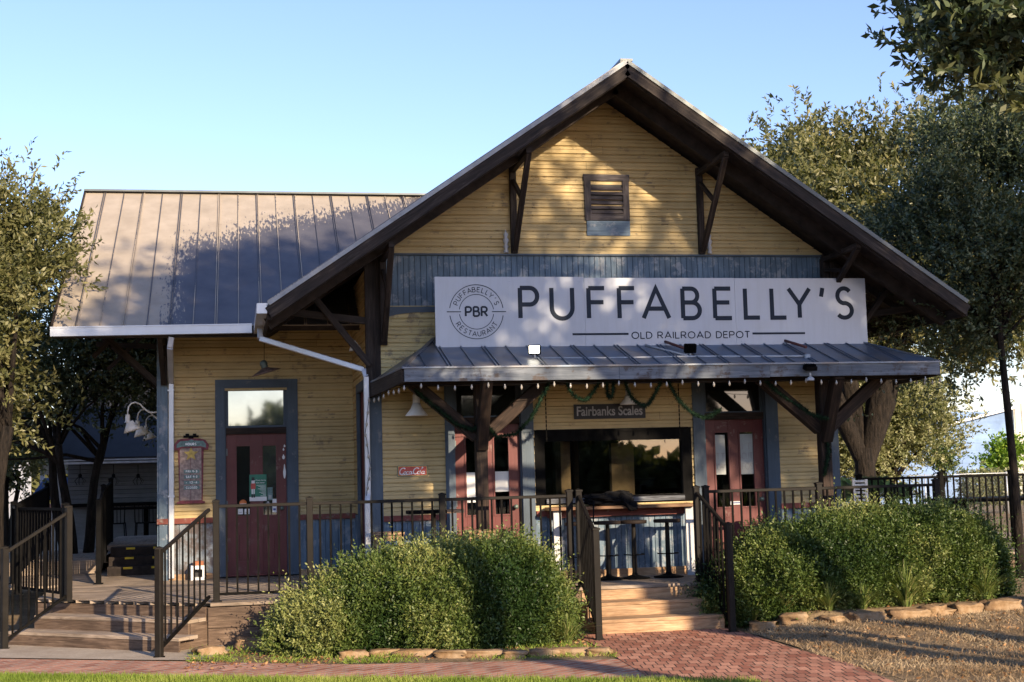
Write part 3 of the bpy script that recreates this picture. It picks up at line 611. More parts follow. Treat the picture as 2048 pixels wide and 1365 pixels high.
# roofs -----------------------------------------------------------------
def ribs(mb, P0, P1, Q0, Q1, pitch, hgt, nrm, alt=True, wd=.03):
    """seams from the lower edge P0-P1 to the upper edge Q0-Q1"""
    P0, P1, Q0, Q1, nrm = map(Vector, (P0, P1, Q0, Q1, nrm)); L = (P1-P0).length; n = max(1, round(L/pitch))
    for i in range(n+1):
        t = i/n; a = P0.lerp(P1, t); b = Q0.lerp(Q1, t); e = (P1-P0).normalized()
        offs = (-.013, .013) if (alt and i % 2) else (0,)
        for o in offs: mb.beam(a+e*o+nrm*hgt/2, b+e*o+nrm*hgt/2, wd if not alt else .010, hgt*.75, nrm)
xe0, xe1 = XC-EH, XC+EH; ez = RZ-SL*EH; YF, YB = -1.2, 8.5
def roofpart(name, sheet_mat, quad, nrm, pitch, hgt, soffit, th=.09, alt=True, hips=()):
    """quad: lower-left, lower-right, upper-right, upper-left"""
    q = [Vector(p) for p in quad]; nrm = Vector(nrm).normalized(); mb = MB(); ex = (q[1]-q[0]).normalized(); ey = nrm.cross(ex)
    uv = [((p-q[0]).dot(ex), (p-q[0]).dot(ey)) for p in q]; mb.face(q, uv); ribs(mb, q[0], q[1], q[3], q[2], pitch, hgt, nrm, alt)
    low = [p-nrm*.012 for p in q]
    for i in range(4): j = (i+1) % 4; mb.face([q[i], low[i], low[j], q[j]])
    r = mb.build(name, sheet_mat, depot); s_ = MB(); a = [p-nrm*.0121 for p in q]; b = [p-nrm*th for p in q]; s_.face(a)
    L = (q[1]-q[0]).length; W_ = (q[3]-q[0]).length; n = int(W_/.14)+1
    for i in range(n):   # soffit boards with gaps
        t0, t1 = i/n, (i+1)/n-.006/W_; pr = [b[0].lerp(b[3], t0), b[1].lerp(b[2], t0), b[1].lerp(b[2], t1), b[0].lerp(b[3], t1)]; o = random.random()*9
        s_.face(pr[::-1], [(0, o+.14), (L, o+.14), (L, o), (0, o)])
    lid = [p+nrm*.004 for p in b]; s_.face(lid[::-1])
    for i in range(4): j = (i+1) % 4; s_.face([a[i], b[i], b[j], a[j]], [(0, 0), (0, .1), ((b[j]-b[i]).length, .1), ((b[j]-b[i]).length, 0)])
    s_.build('soffit', soffit, r); return r
k = 1/math.hypot(1, SL)
roofpart('roof', 'roof_sheet', [(xe0, YB, ez), (xe0, YF, ez), (XC, YF, RZ), (XC, YB, RZ)], (-SL*k, 0, k), .33, .022, 'soffit_wood')
roofpart('roof', 'porch_sheet', [(xe1, YF, ez), (xe1, YB, ez), (XC, YB, RZ), (XC, YF, RZ)], (SL*k, 0, k), .33, .022, 'soffit_wood')
mb = MB(); mb.beam((XC, YF-.02, RZ+.01), (XC, YB, RZ+.01), .16, .03); mb.beam((XC-.07, YF-.02, RZ-.03), (XC-.07, YB, RZ-.03), .02, .04); mb.build('ridge_cap', 'trim_metal', depot)
# wing roof: eave Y 1.3, ridge Y 5
WE, WRY = 1.30, 5.0; we = 3.79; wr = we+SL*(WRY-WE)
roofpart('roof', 'roof_sheet', [(-4.0, WE, we), (3.1, WE, we), (3.1, WRY, wr), (-3.96, WRY, wr)], (0, -SL*k, k), .29, .024, 'soffit_wood')
roofpart('roof', 'porch_sheet', [(3.1, 8.7, we), (-4.0, 8.7, we), (-3.96, WRY, wr), (3.1, WRY, wr)], (0, SL*k, k), .29, .024, 'soffit_wood')
mb = MB(); mb.beam((-3.98, WRY, wr+.015), (1.9, WRY, wr+.015), .2, .03); mb.build('ridge_cap', 'trim_metal', depot)
mb = MB(); mb.beam((-4.01, WE, we-.03), (-3.97, WRY, wr-.03), .03, .12); mb.beam((-4.01, 8.7, we-.03), (-3.97, WRY, wr-.03), .03, .12); mb.build('barge_board', 'old_wood', depot)
mb = MB(); mb.box(-4.0, WE+.0, we-.16, -1.36, WE+.04, we-.03); mb.build('eave_board', 'old_wood', depot)
# rake boards of the gable, inner rafters, metal edge
for s_ in (-1, 1):
    e = XC+s_*EH
    mb = MB(); mb.beam((e, YF-.025, ez-.13), (XC+s_*.0, YF-.025, RZ-.13), .045, .135, (0, 0, 1)); mb.build('barge_board', 'old_wood', depot)
    mb = MB(); mb.beam((e, YF+.03, ez-.155), (XC, YF+.03, RZ-.155), .06, .11); mb.beam((e, -.62, ez-.19), (XC, -.62, RZ-.19), .09, .16); mb.build('rafter', 'soffit_wood', depot)
    mb = MB(); mb.beam((e, YF-.055, ez-.022), (XC, YF-.055, RZ-.022), .012, .048); mb.build('drip_edge', 'edge_metal' if s_ < 0 else 'trim_metal', depot)  # right edge gets a darker metal colour, imitating its shaded side
    mb = MB()
    for j in range(9):
        yy = -1.15+j*.62
        if s_ < 0 and yy > 1.2: break
        mb.beam((e-s_*.02, yy, ez-.14), (e-s_*1.5, yy, ez-.14+SL*1.48), .05, .1)
    mb.build('rafter', 'soffit_wood', depot)
    mb = MB(); mb.beam((e, YF, ez-.12), (e, 1.28 if s_ < 0 else YB, ez-.12), .03, .16); mb.build('eave_board', 'old_wood', depot)
# gutters and downspouts
def trough(pts, w_=.12, h_=.12): 
    mb = MB()
    for a, b in zip(pts, pts[1:]):
        a, b = Vector(a), Vector(b); d = (b-a).normalized(); sd = d.cross(Vector((0, 0, 1))).normalized()
        mb.beam(a-Vector((0, 0, h_/2-.003)), b-Vector((0, 0, h_/2-.003)), w_, .006); mb.beam(a+sd*w_/2, b+sd*w_/2, .006, h_); mb.beam(a-sd*w_/2, b-sd*w_/2, .006, h_)
        mb.beam(a+sd*(w_/2+.006)+Vector((0, 0, h_/2-.01)), b+sd*(w_/2+.006)+Vector((0, 0, h_/2-.01)), .014, .016)
        mb.beam(a, a+d*.004, w_, h_); mb.beam(b-d*.004, b, w_, h_)
    return mb
gut = trough([(-4.02, WE-.07, we-.085), (-1.46, WE-.07, we-.055)], .12, .125).build('gutter', 'galvanised', depot)
trough([(xe0-.075, YF-.03, ez-.075), (xe0-.075, WE-.02, ez-.06)], .115, .12).build('gutter', 'galvanised', depot)
def spout(pts, w_=.075, h_=.06, name='downspout'):
    mb = MB()
    for a, b in zip(pts, pts[1:]): mb.beam(a, b, w_, h_, (0, 1, 0), .008)
    return mb
mb = spout([(-2.50, WE-.05, 3.63), (-2.52, WE-.03, 3.50), (-2.56, YW-.06, 3.12), (-2.565, YW-.06, DZ+.03)]); mb.box(-2.61, YW-.10, 1.52, -2.52, YW-.015, 1.545); mb.box(-2.61, YW-.10, 3.0, -2.52, YW-.015, 3.02); mb.build('downspout', 'galvanised', depot)
mb = spout([(-1.37, .25, 3.62), (-1.37, .22, 3.50), (-.10, -.06, 3.07), (-.075, -.09, 2.98), (-.075, -.09, 1.52), (-.09, -.13, 1.42), (-.09, -.13, DZ+.03)], .068, .07); mb.build('downspout', 'galvanised', depot)
# brackets
def bracket(foot, outv, reach, drop, mat='old_wood', th=.07):
    """wall post, arm out to the eave, long strut back to the foot and a short inner brace"""
    f_ = Vector(foot); o = Vector(outv).normalized(); mb = MB(); T = f_+Vector((0, 0, drop)); E_ = T+o*reach+Vector((0, 0, .0)); sd = Vector((abs(o.y), abs(o.x), 0))
    mb.beam(f_+o*.05-Vector((0, 0, .04)), T+o*.05, th+.015, th, (o.x, o.y, 0), .006); mb.beam(T+o*.085-Vector((0, 0, .07)), E_-Vector((0, 0, .05)), th, th, (0, 0, 1), .006)
    mb.beam(f_+o*.11, E_-Vector((0, 0, .08))-o*.03, th, th*.8, (0, 0, 1), .006); m0 = T+o*.1-Vector((0, 0, .22)); m1 = f_.lerp(E_, .52); mb.beam(m0, m1, th*.7, th*.7, (0, 0, 1), .004)
    return mb.build('bracket', mat, depot)
for x, z, d_ in ((1.87, 4.60, 1.12), (4.41, 4.60, 1.12), (.16, 3.42, 1.12), (6.14, 3.96, .6)): bracket((x, 0, z), (0, -1, 0), 1.12, d_)
for sx, x in ((-1, -.03), (1, 6.23)):
    mb = MB(); mb.box(x-.045+.0, -.12, 2.78, x+.045, -.03, 4.72); mb.beam((x, -.075, 3.68), (x+sx*1.12, -.075, 3.82), .07, .09, (0, 0, 1), .006); mb.beam((x, -.14, 3.12), (x+sx*.76, -.14, 4.08), .07, .08, (0, 0, 1), .006); mb.build('bracket', 'old_wood', depot)
bracket((-2.66, YW-.03, 3.12), (0, -1, 0), 1.15, .62)
for yy in (YW+.1, 5.0, 7.3): mb = MB(); mb.beam((WL, yy, 3.1), (-3.7, yy, 4.0), .08, .08); mb.beam((WL, yy, 3.85), (-3.8, yy, 3.9), .08, .08); mb.beam((WL-.3, yy, 4.1), (WL-.9, yy, 3.5), .06, .06); mb.build('bracket', 'old_wood', depot)
for x in (1.76, 4.52):   # turned white spindles by the upper brackets
    mb = MB(); mb.lathe((x, -.05, 4.565), [(.03, 0), (.03, .03), (.018, .045), (.034, .08), (.018, .11), (.034, .15), (.034, .17), (.018, .2), (.03, .24), (.012, .27), (.0, .31)], 12); mb.build('spindle', 'white_wood', depot)
# louvred gable vent
mb = MB(); a0, a1, b0, b1 = 2.83, 3.435, 5.0, 5.615
for q in ((a0-.01, b1-.085, a1+.01, b1), (a0, b0, a0+.085, b1-.085), (a1-.085, b0, a1, b1-.085), (a0+.085, b0, a1-.085, b0+.085)): mb.box(q[0], -.05, q[1], q[2], 0, q[3])
mb.cur = 1; mb.box(a0+.085, -.021, b0+.085, a1-.085, -.019, b1-.085)
v = mb.build('gable_vent', ['vent_wood', 'backboard'], depot)
for i in range(6):
    z = b0+.115+i*.063; s_ = MB(); s_.beam((a0+.085, -.032, z), (a1-.085, -.032, z), .062, .01, (0, .8, -.6)); s_.build('louver', 'vent_wood', v)
mb = MB(); mb.box(a0+.02, -.04, 4.80, a1+.0, 0, 4.995); tag(mb.build('vent_panel', 'blue_board', depot), 'blue panel below the gable vent')

mb = MB(); rn = random.Random(3)
for z in np.arange(4.62, 6.4, .1035):
    for x in np.arange(.3, 6.1, .61):
        if gl_(z)[0]+.1 < x < gl_(z)[1]-.1 and rn.random() < .7: mb.box(x-.004, -.026, z+.02, x+.004, -.0235, z+.028)
mb.build('nail_heads', 'old_wood', depot)
# porch canopy ----------------------------------------------------------
A_ = [(.24, -1.47, 2.985), (6.97, -1.47, 2.985), (6.24, 0, 3.46), (.81, 0, 3.46)]
mb = MB(); n1 = (Vector(A_[1])-Vector(A_[0])).cross(Vector(A_[3])-Vector(A_[0])).normalized(); mb.face(A_, [(p[0], p[1]) for p in A_])
for i in range(23):
    x = .5+i*.285; 
    if x > 6.75: break
    t1 = min(1, (x-.24)/.57, (6.97-x)/.73); a = Vector((x, -1.47, 2.985)); b = Vector((x, -1.47+1.47*t1, 2.985+.475*t1))
    for o in ((-.02, .02) if i % 2 else (0,)): mb.beam(a+Vector((o, 0, .008)), b+Vector((o, 0, .008)), .014, .02, n1)
for q in ([(-.03, .0, 2.91), (.24, -1.47, 2.985), (.81, 0, 3.46)], [(6.97, -1.47, 2.985), (7.1, 0, 2.95), (6.24, 0, 3.46)]): mb.face(q, [(p[0], p[1]) for p in q])
mb.beam((.24, -1.47, 2.995), (.81, 0, 3.47), .05, .02); mb.beam((6.97, -1.47, 2.995), (6.24, 0, 3.47), .05, .02)
mb.beam((.22, -1.49, 2.98), (6.99, -1.49, 2.98), .02, .02); mb.beam((-.04, 0, 2.905), (.22, -1.49, 2.98), .02, .02)
prf = mb.build('porch_roof', 'porch_sheet', depot)
mb = MB(); mb.face([(-.0, 0, 2.86), (.26, -1.44, 2.94), (6.95, -1.44, 2.94), (7.05, 0, 2.9)][::-1]); mb.build('ceiling', 'soffit_wood', prf)
for x0, x1, dz in ((.24, 2.82, 0), (2.823, 4.72, -.004), (4.723, 6.97, .003)):
    mb = MB(); mb.beam((x0, -1.46, 2.895+dz), (x1, -1.46, 2.895+dz), .045, .155); mb.build('fascia_board', 'blue_fascia', depot)
mb = MB(); mb.beam((.235, -1.45, 2.895), (-.03, -.0, 2.80), .04, .165); mb.build('fascia_board', 'old_wood', depot)
mb = MB(); mb.beam((6.975, -1.45, 2.895), (7.08, 0, 2.86), .04, .165); mb.build('fascia_board', 'old_wood', depot)
for px_ in (1.22, 5.64):
    mb = MB(); mb.box(px_-.07, -.97, DZ, px_+.07, -.83, 2.84, .008); po = mb.build('porch_post', 'brown_wood', depot)
    for dx, dy in ((-.82, 0), (.82, 0), (0, -.5)):
        b_ = MB(); L = .62 if dy == 0 else .75; b_.beam((px_+(.05 if dx > 0 else -.05 if dx < 0 else 0), -.9-(.06 if dy else 0), 2.80-L), (px_+dx, -.9+dy, 2.84), .13, .15, (0, 0, 1), .008); b_.build('brace', 'brown_wood', po)
mb = MB(); mb.box(.3, -1.0, 2.80, 6.8, -.8, 2.86); mb.build('porch_beam', 'soffit_wood', depot)

# ================================================================== deck and steps
A2, B2 = Vector((-4.05, .25)), Vector((-2.0, -1.4))
deck = empty('porch_deck', (1, -1.4, GZ), 'raised weathered board deck running round the depot', 'deck')
mb = MB(); y = -1.42; i = 0
while y < 9:
    y2 = y+.135
    def xl(q): return -4.05 if q >= .25 else A2.x+(A2.y-q)*(B2.x-A2.x)/(A2.y-B2.y)
    def xr(q): return 6.98 if q < 1.55 else 12.5
    p = [(xl(y), y), (xr(y+.06), y), (xr(y+.06), y2), (xl(y2), y2)]; o = random.random()*20; z = DZ-random.random()*.003
    if y > 2.4: p = [(-4.9, y), (p[1][0], y), (p[2][0], y2), (-4.9, y2)]
    mb.face([(a, b, z) for a, b in p], [(a, o+b-y) for a, b in p]); mb.face([(p[0][0], y, z-.035), (p[1][0], y, z-.035), (p[1][0], y, z), (p[0][0], y, z)], [(p[0][0], o), (p[1][0], o), (p[1][0], o+.03), (p[0][0], o+.03)])
    y = y2+.006
mb.face([(-4.9, 9, DZ-.04), (12, 9, DZ-.04), (12, 1.6, DZ-.04), (6.9, 1.6, DZ-.04), (6.9, -1.35, DZ-.04), (-1.95, -1.3, DZ-.04), (-4.0, .3, DZ-.04)])
mb.build('deck_floor', 'deck_wood', deck)
for p0, p1 in (((B2.x, -1.42), (6.98, -1.42)), ((6.98, -1.42), (6.98, 1.6)), ((6.98, 1.6), (12.4, 1.6)), ((A2.x, A2.y), (B2.x, B2.y)), ((-4.05, .25), (-4.05, 2.4))):
    for k_ in range(2):
        mb = MB(); z = DZ-.045-.115-k_*.232; mb.beam((p0[0], p0[1], z), (p1[0], p1[1], z), .03, .226); mb.build('skirt_board', 'step_wood', deck)
def steps(name, label, L0, L1, n, run, zt, rise, mat, ext=0, side='stringer', grow=0.):
    """steps going down from edge L0-L1 along direction n"""
    L0, L1, n = Vector(L0), Vector(L1), Vector(n); e = (L1-L0).normalized(); c = (L0+L1)/2; st = empty(name, (c.x+n.x*run, c.y+n.y*run, GZ), label, 'steps')
    for i in range(2):
        a = L0+n*run*i-e*(ext+grow*i); b = L1+n*run*i+e*(ext+grow*i); z = zt-rise*(i+1); a2, b2 = a+n*run*1.0, b+n*run*1.0
        mb = MB(); nb = 2
        for j in range(nb):
            q0, q1 = a.lerp(a2, j/nb)+n*.003, a.lerp(a2, (j+1)/nb)+n*(.028 if j == nb-1 else 0); w0, w1 = b.lerp(b2, j/nb)+n*.003, b.lerp(b2, (j+1)/nb)+n*(.028 if j == nb-1 else 0)
            mb.beam((((q0+q1)/2).x, ((q0+q1)/2).y, z-.019), (((w0+w1)/2).x, ((w0+w1)/2).y, z-.019), (q1-q0).length-.004, .038, (0, 0, 1), .004)
        mb.build('tread', 'deck_wood' if mat == 'step_wood' else mat, st)
    for i in range(3):
        a = L0+n*run*i-e*(ext+grow*max(0, i-1)+.0)+n*.012; b = L1+n*run*i+e*(ext+grow*max(0, i-1))+n*.012; z1 = zt-rise*i-.04; z0 = max(GZ, zt-rise*(i+1)); mb = MB(); mb.beam((a.x, a.y, (z0+z1)/2), (b.x, b.y, (z0+z1)/2), .024, z1-z0, (0, 0, 1)); mb.build('riser', mat, st)
    for q in (L0-e*(ext+.0), L1+e*(ext+.0)):
        mb = MB(); T = [(0, zt-.05), (0, GZ+.01), (run*2-.02, GZ+.01), (run*2-.02, zt-rise*2-.045), (run-.02, zt-rise*2+.0-.045), (run-.02, zt-rise-.045)]; T = [(0, zt-.05), (0, GZ+.01), (run*2, GZ+.01), (run*2, zt-rise*2-.04), (run, zt-rise*2-.04), (run, zt-rise-.04), (0, zt-rise-.04)]
        for o in (-.018, .018): mb.face([(q.x+n.x*t+e.x*o, q.y+n.y*t+e.y*o, z) for t, z in T], [(t, z) for t, z in T])
        for t0, t1 in zip(T, T[1:]+T[:1]): mb.face([(q.x+n.x*t+e.x*o, q.y+n.y*t+e.y*o, z) for (t, z), o in ((t0, -.018), (t1, -.018), (t1, .018), (t0, .018))])
        mb.build('stringer', mat, st)
    return st
ed = (B2-A2).normalized(); nn = Vector((ed.y, -ed.x));
if nn.y > 0: nn = -nn
steps('entry_steps', 'three weathered brown wooden steps at the left corner of the deck', A2+ed*.30, B2-ed*.02, nn, .29, DZ, .155, 'step_wood', 0, grow=.12)
steps('entry_steps', 'three pale new pine steps leading from the brick walkway', (2.28, -1.43), (3.76, -1.43), (0, -1), .36, DZ, .155, 'new_wood', .0)

# ================================================================== railings
def railing(label, pts, h=1.09, sp=.112, posts=None, mat='rail_metal', pm='post_metal', hs=None, skip_bal=()):
    """pts: (x, y, zbase) at every post"""
    root = empty('metal_railing', pts[0], label, 'railing')
    for i, p in enumerate(pts):
        if posts and not posts[i]: continue
        hh = hs[i] if hs else h+.03; mb = MB(); dv = (Vector(pts[1])-Vector(pts[0])).xy.normalized(); dv = Vector((-dv.y, dv.x, 0)) if abs(dv.x) > abs(dv.y) else Vector((dv.x, dv.y, 0)); mb.beam((p[0], p[1], p[2]), (p[0], p[1], p[2]+hh), .072, .072, dv, .006)
        z = p[2]+hh; a = .042; q = [(p[0]-a, p[1]-a, z), (p[0]+a, p[1]-a, z), (p[0]+a, p[1]+a, z), (p[0]-a, p[1]+a, z)]; u = [(x, y, z+.018) for x, y, _ in q]; t = (p[0], p[1], z+.034)
        for k_ in range(4): j = (k_+1) % 4; mb.face([q[k_], q[j], u[j], u[k_]]); mb.face([u[k_], u[j], t])
        mb.face(q[::-1]); mb.box(p[0]-.06, p[1]-.06, p[2]+.001, p[0]+.06, p[1]+.06, p[2]+.012); mb.build('post', pm, root)
    for i in range(len(pts)-1):
        a, b = Vector(pts[i]), Vector(pts[i+1]); ha = (hs[i]-.05 if hs else h-.02); hb = (hs[i+1]-.05 if hs else h-.02)
        A, B = a+Vector((0, 0, ha)), b+Vector((0, 0, hb)); d = (B-A).normalized(); m_ = MB(); m_.beam(A+d*.036, B-d*.036, .038, .036, (0, 0, 1), .004); m_.build('top_rail', mat if mat != 'rail_metal' else 'post_metal', root)
        la, lb = .085, .085; A2_, B2_ = a+Vector((0, 0, la)), b+Vector((0, 0, lb)); m_ = MB(); m_.beam(A2_+d*.036, B2_-d*.036, .03, .03); m_.build('bottom_rail', mat, root)
        n = max(1, int((b-a).xy.length/sp)); 
        for k_ in range(1, n):
            t = k_/n; lo = A2_.lerp(B2_, t); hi = A.lerp(B, t); m_ = MB(); m_.beam(lo, hi, .021, .021, (0, 1, 0)); m_.build('baluster', mat, root)
    return root
railing('black deck railing before the left wing and porch, between the two sets of steps', [(-1.91, -1.27, DZ), (-.86, -1.3, DZ), (.675, -1.3, DZ), (2.2, -1.3, DZ)])
railing('black deck railing behind the right hedge, right of the pine steps', [(3.90, -1.3, DZ), (5.36, -1.3, DZ), (6.93, -1.3, DZ)])
railing('sloping handrail on the left side of the pale pine steps', [(2.30, -1.36, DZ), (2.17, -2.62, GZ)], hs=[1.12, 1.19], sp=.125)
railing('sloping handrail on the right side of the pale pine steps', [(3.76, -1.36, DZ), (3.74, -2.5, GZ)], hs=[1.12, 1.19], sp=.125)
railing('sloping handrail right of the brown entry steps, nearest railing to the viewer', [(-1.97, -1.34, DZ), (-2.49, -2.22, GZ)], hs=[1.10, 1.13], sp=.11, posts=[False, True])
railing('sloping handrail at the far left of the brown entry steps', [(-3.62, -.30, DZ), (-4.27, -.70, GZ)], hs=[1.09, 1.13], sp=.09)
railing('dark railing along the left edge of the deck beside the oak trunk', [(-3.66, -.22, DZ), (-4.4, 1.2, DZ), (-4.75, 3.2, DZ), (-4.85, 7.6, DZ+.25)], sp=.10, pm='black_metal', mat='black_metal')
railing('dark railing climbing beside the upper steps left of the depot', [(-3.53, 2.45, DZ), (-3.60, 4.0, DZ+.2), (-3.68, 6.2, DZ+.3)], sp=.09, pm='black_metal', mat='black_metal')
railing('long black railing behind the right hedge, right of the sago palms', [(7.3, 1.7, DZ+.06), (8.6, 1.7, DZ+.06), (9.75, 1.7, DZ+.06), (10.35, 1.7, DZ+.06), (12.2, 1.7, DZ+.06)], sp=.10, pm='rail_metal', mat='black_metal')

# upper deck with yellow nosings, left behind
ud = empty('upper_steps', (-2.9, 4.4, DZ), 'dark steps with yellow nosing strips up to the rear terrace', 'steps'); mb = MB()
for i in range(3): mb.box(-3.55, 4.0+i*.28, DZ, -2.5, 8.5, DZ+.13*(i+1))
mb.build('stair_block', 'soffit_wood', ud); mb = MB(); mb.box(-6, 4.9, DZ, -3.75, 8.6, DZ+.2); mb.box(-3.75, 4.9, .7, -2.74, 8.6, .785); mb.build('terrace', 'deck_wood', ud)
for i in range(3):
    for xx in (-3.32, -2.92): s_ = MB(); s_.box(xx, 3.985+i*.28, DZ+.13*(i+1)-.035, xx+.13, 3.999+i*.28, DZ+.13*(i+1)-.005); s_.build('nosing_strip', 'yellow_strip', ud)

# ================================================================== signs
SY = -.47
sg = empty('restaurant_sign', (3.63, SY, 3.30), "long white restaurant sign reading PUFFABELLY'S above the porch roof", 'sign')
for x0, x1, z1, z0 in ((.76, 2.674, 4.192, 3.305), (2.677, 4.687, 4.18, 3.30), (4.69, 6.51, 4.178, 3.292)):
    mb = MB(); mb.box(x0, SY, z0, x1, SY+.025, z1, .003)
    for xx in (x0+.07, (x0+x1)/2, x1-.07):
        for zz in (z0+.06, (z0+z1)/2+.02, z1-.06): mb.lathe((xx, SY+.001, zz), [(.007, 0), (.006, .003), (0, .004)], 8, (0, -1, 0))
    mb.build('panel', 'sign_white', sg)
mb = MB()
def XZ(px, py): p = PY(px, py, SY); return p.x, p.z
for ch, p0, p1, y0, y1 in (('P', 1035, 1081, 572, 641), ('U', 1098, 1150, 572, 642), ('F', 1172, 1214, 572.5, 641), ('F', 1233, 1274, 572.5, 641), ('A', 1281, 1343, 573, 641), ('B', 1360, 1405, 573.5, 641), ('E', 1424, 1467, 573.5, 641), ('L', 1485, 1523, 573.5, 640), ('L', 1538, 1576, 573.5, 640), ('Y', 1572, 1625, 573.5, 640), ("'", 1637, 1651, 573.5, 640), ('S', 1667, 1709, 573, 640)):
    x0, z1 = XZ(p0, y0); x1, z0 = XZ(p1, y1); th = .056; h = .4275-th if 0 else (z1-z0)-th; glyph(mb, ch, x0+th/2, z0+th/2, x1-x0-th, h, th, SY)
mb.build('lettering', 'sign_ink', sg)
mb = MB(); x0, z0 = XZ(1264, 677.5); x1, z1 = XZ(1499, 661.5); write(mb, 'OLD RAILROAD DEPOT', x0, z0, z1-z0-.012, .0125, SY, .26, .92, x1-x0); mb.build('lettering', 'sign_ink', sg)
for a, b, yy in ((1145, 1257, 669), (1505, 1610, 667.5)):
    mb = MB(); x0, z0 = XZ(a, yy); x1, _ = XZ(b, yy); mb.box(x0, SY-.004, z0-.013, x1, SY-.0005, z0+.013); mb.build('rule_line', 'sign_ink', sg)
cx_, cz_ = XZ(953, 624); r1 = .34; r2 = .218; mb = MB(); f_ = lambda a, b, o: (cx_+a, SY-o, cz_+b)
for rr, th in ((r1, .009), (r2, .008)):
    for a0, a1 in ((8, 172), (188, 352)): ribbon(mb, arc(0, 0, rr, rr, a0, a1, 40), th, f_, .001, .003)
for s_ in (-1, 1): ribbon(mb, [(s_*.195, 0), (s_*.375, 0)], .010, f_, .0045, .002)
def ringtext(s, rad, a0, a1, h, th, flip=False):
    n = len(s)
    for i, c in enumerate(s):
        a = R(a0+(a1-a0)*i/(n-1)); gw, st = G_[c]; w_ = gw*h
        if flip: e, u = (-math.sin(a), math.cos(a)), (-math.cos(a), -math.sin(a))
        else: e, u = (math.sin(a), -math.cos(a)), (math.cos(a), math.sin(a))
        ox, oy = math.cos(a)*rad-e[0]*w_/2-u[0]*h/2, math.sin(a)*rad-e[1]*w_/2-u[1]*h/2
        for k_, pl in enumerate(st): ribbon(mb, [(ox+e[0]*x*h+u[0]*y*h, oy+e[1]*x*h+u[1]*y*h) for x, y in pl], th, f_, .001+k_*.0006, .003)
ringtext("PUFFABELLY'S", .279, 157, 23, .058, .0085); ringtext('RESTAURANT', .279, 214, 326, .058, .0085, True)
write(mb, 'PBR', cx_-.137, cz_-.055, .115, .024, SY, .24, .9, .275); mb.build('emblem', 'sign_ink', sg)
for xx in (3.72, 5.35): mb = MB(); mb.tube([(xx, SY+.02, 3.36), (xx+.13, -.85, 3.235)], .018, 10); mb.build('support_pipe', 'copper_pipe', sg)

fb = empty('hanging_sign', (3.07, -.02, 2.4), 'black board reading Fairbanks Scales above the bar window', 'sign'); mb = MB(); mb.box(2.60, -.045, 2.40, 3.555, -.021, 2.59); mb.build('board', 'backboard', fb)
fonttext('lettering', 'Fairbanks Scales', 2.635, 2.44, .125, -.047, 'grey_ink', fb, .88, .02)
mb = MB()
ck = empty('drink_sign', (.49, -.02, 1.72), 'small red tin sign with white Coca-Cola script left of the porch door', 'sign'); mb.box(.30, -.032, 1.722, .685, -.022, 1.862); mb.build('board', 'dark_green_metal', ck)
mb = MB(); mb.box(.308, -.034, 1.73, .677, -.0325, 1.854); mb.build('border', 'gold', ck); mb = MB(); mb.box(.316, -.036, 1.738, .669, -.0345, 1.846); mb.build('field', 'coke_red', ck)
mb = MB(); fz = lambda a, b, o: (a+b*.32, -.036-o, 1.752+b)
def cap(x, h): ribbon(mb, [(x+a*h, b*h) for a, b in arc(.45, .5, .42, .5, 40, 330, 18)], .011, fz, .001, .002)
def lo(x, h): ribbon(mb, [(x+a*h, b*h) for a, b in arc(.5, .5, .42, .5, 0, 360, 14)], .008, fz, .0016, .002)
cap(.318, .078); lo(.372, .034); ribbon(mb, [(.405+a*.034, b*.034) for a, b in arc(.5, .5, .42, .5, 50, 320, 10)], .008, fz, .0022, .002); lo(.44, .034); ribbon(mb, [(.475, .034), (.474, .0), (.486, .003)], .008, fz, .0028, .002)
cap(.49, .078); lo(.545, .034); ribbon(mb, [(.582, .0), (.572, .03), (.60, .08), (.588, .085), (.578, .0), (.59, .002)], .008, fz, .0016, .002); lo(.60, .034); ribbon(mb, [(.634, .034), (.633, .0), (.648, .005)], .008, fz, .0028, .002)
ribbon(mb, [(.325, .004), (.36, -.008), (.42, -.006), (.50, .006)], .006, fz, .0034, .002); mb.build('lettering', 'white_ink', ck)

hs_ = empty('hours_sign', (-2.3, YW-.02, 1.45), 'carved wooden opening hours board with a gold star beside the left door', 'sign'); yb = YW-.022
def flat(mb, pts, y0, y1): mb.prism(pts, y0, y1)
mb = MB(); flat(mb, [(-2.46, 1.455), (-2.14, 1.455), (-2.12, 2.25), (-2.47, 2.25)], yb-.02, yb); mb.cur = 1
for i in range(2): mb.box(-2.45+i*.15, yb-.028, 1.47, -2.305+i*.15, yb-.02, 2.24)
mb.build('board', ['maroon', 'pinkwood'], hs_)
mb = MB(); flat(mb, [(-2.52, 2.17), (-2.53, 2.24), (-2.48, 2.31), (-2.42, 2.33), (-2.17, 2.33), (-2.10, 2.31), (-2.05, 2.24), (-2.06, 2.17), (-2.12, 2.17), (-2.16, 2.20), (-2.42, 2.20), (-2.46, 2.17)], yb-.045, yb); mb.cur = 1; flat(mb, [(-2.49, 2.20), (-2.49, 2.25), (-2.44, 2.295), (-2.33, 2.30), (-2.29, 2.32), (-2.25, 2.30), (-2.13, 2.295), (-2.09, 2.25), (-2.09, 2.20), (-2.16, 2.22), (-2.42, 2.22)], yb-.052, yb-.045); mb.build('header', ['maroon', 'teal'], hs_)
mb = MB(); ribbon_pts = [(-2.37+.02*0, 2.345), (-2.22, 2.345)]; mb.box(-2.40, yb-.03, 2.345, -2.19, yb, 2.375); mb.box(-2.37, yb-.03, 2.375, -2.32, yb, 2.40); mb.box(-2.27, yb-.03, 2.375, -2.22, yb, 2.40); mb.box(-2.33, yb-.03, 2.33, -2.26, yb, 2.345); mb.build('crest', 'black_metal', hs_)
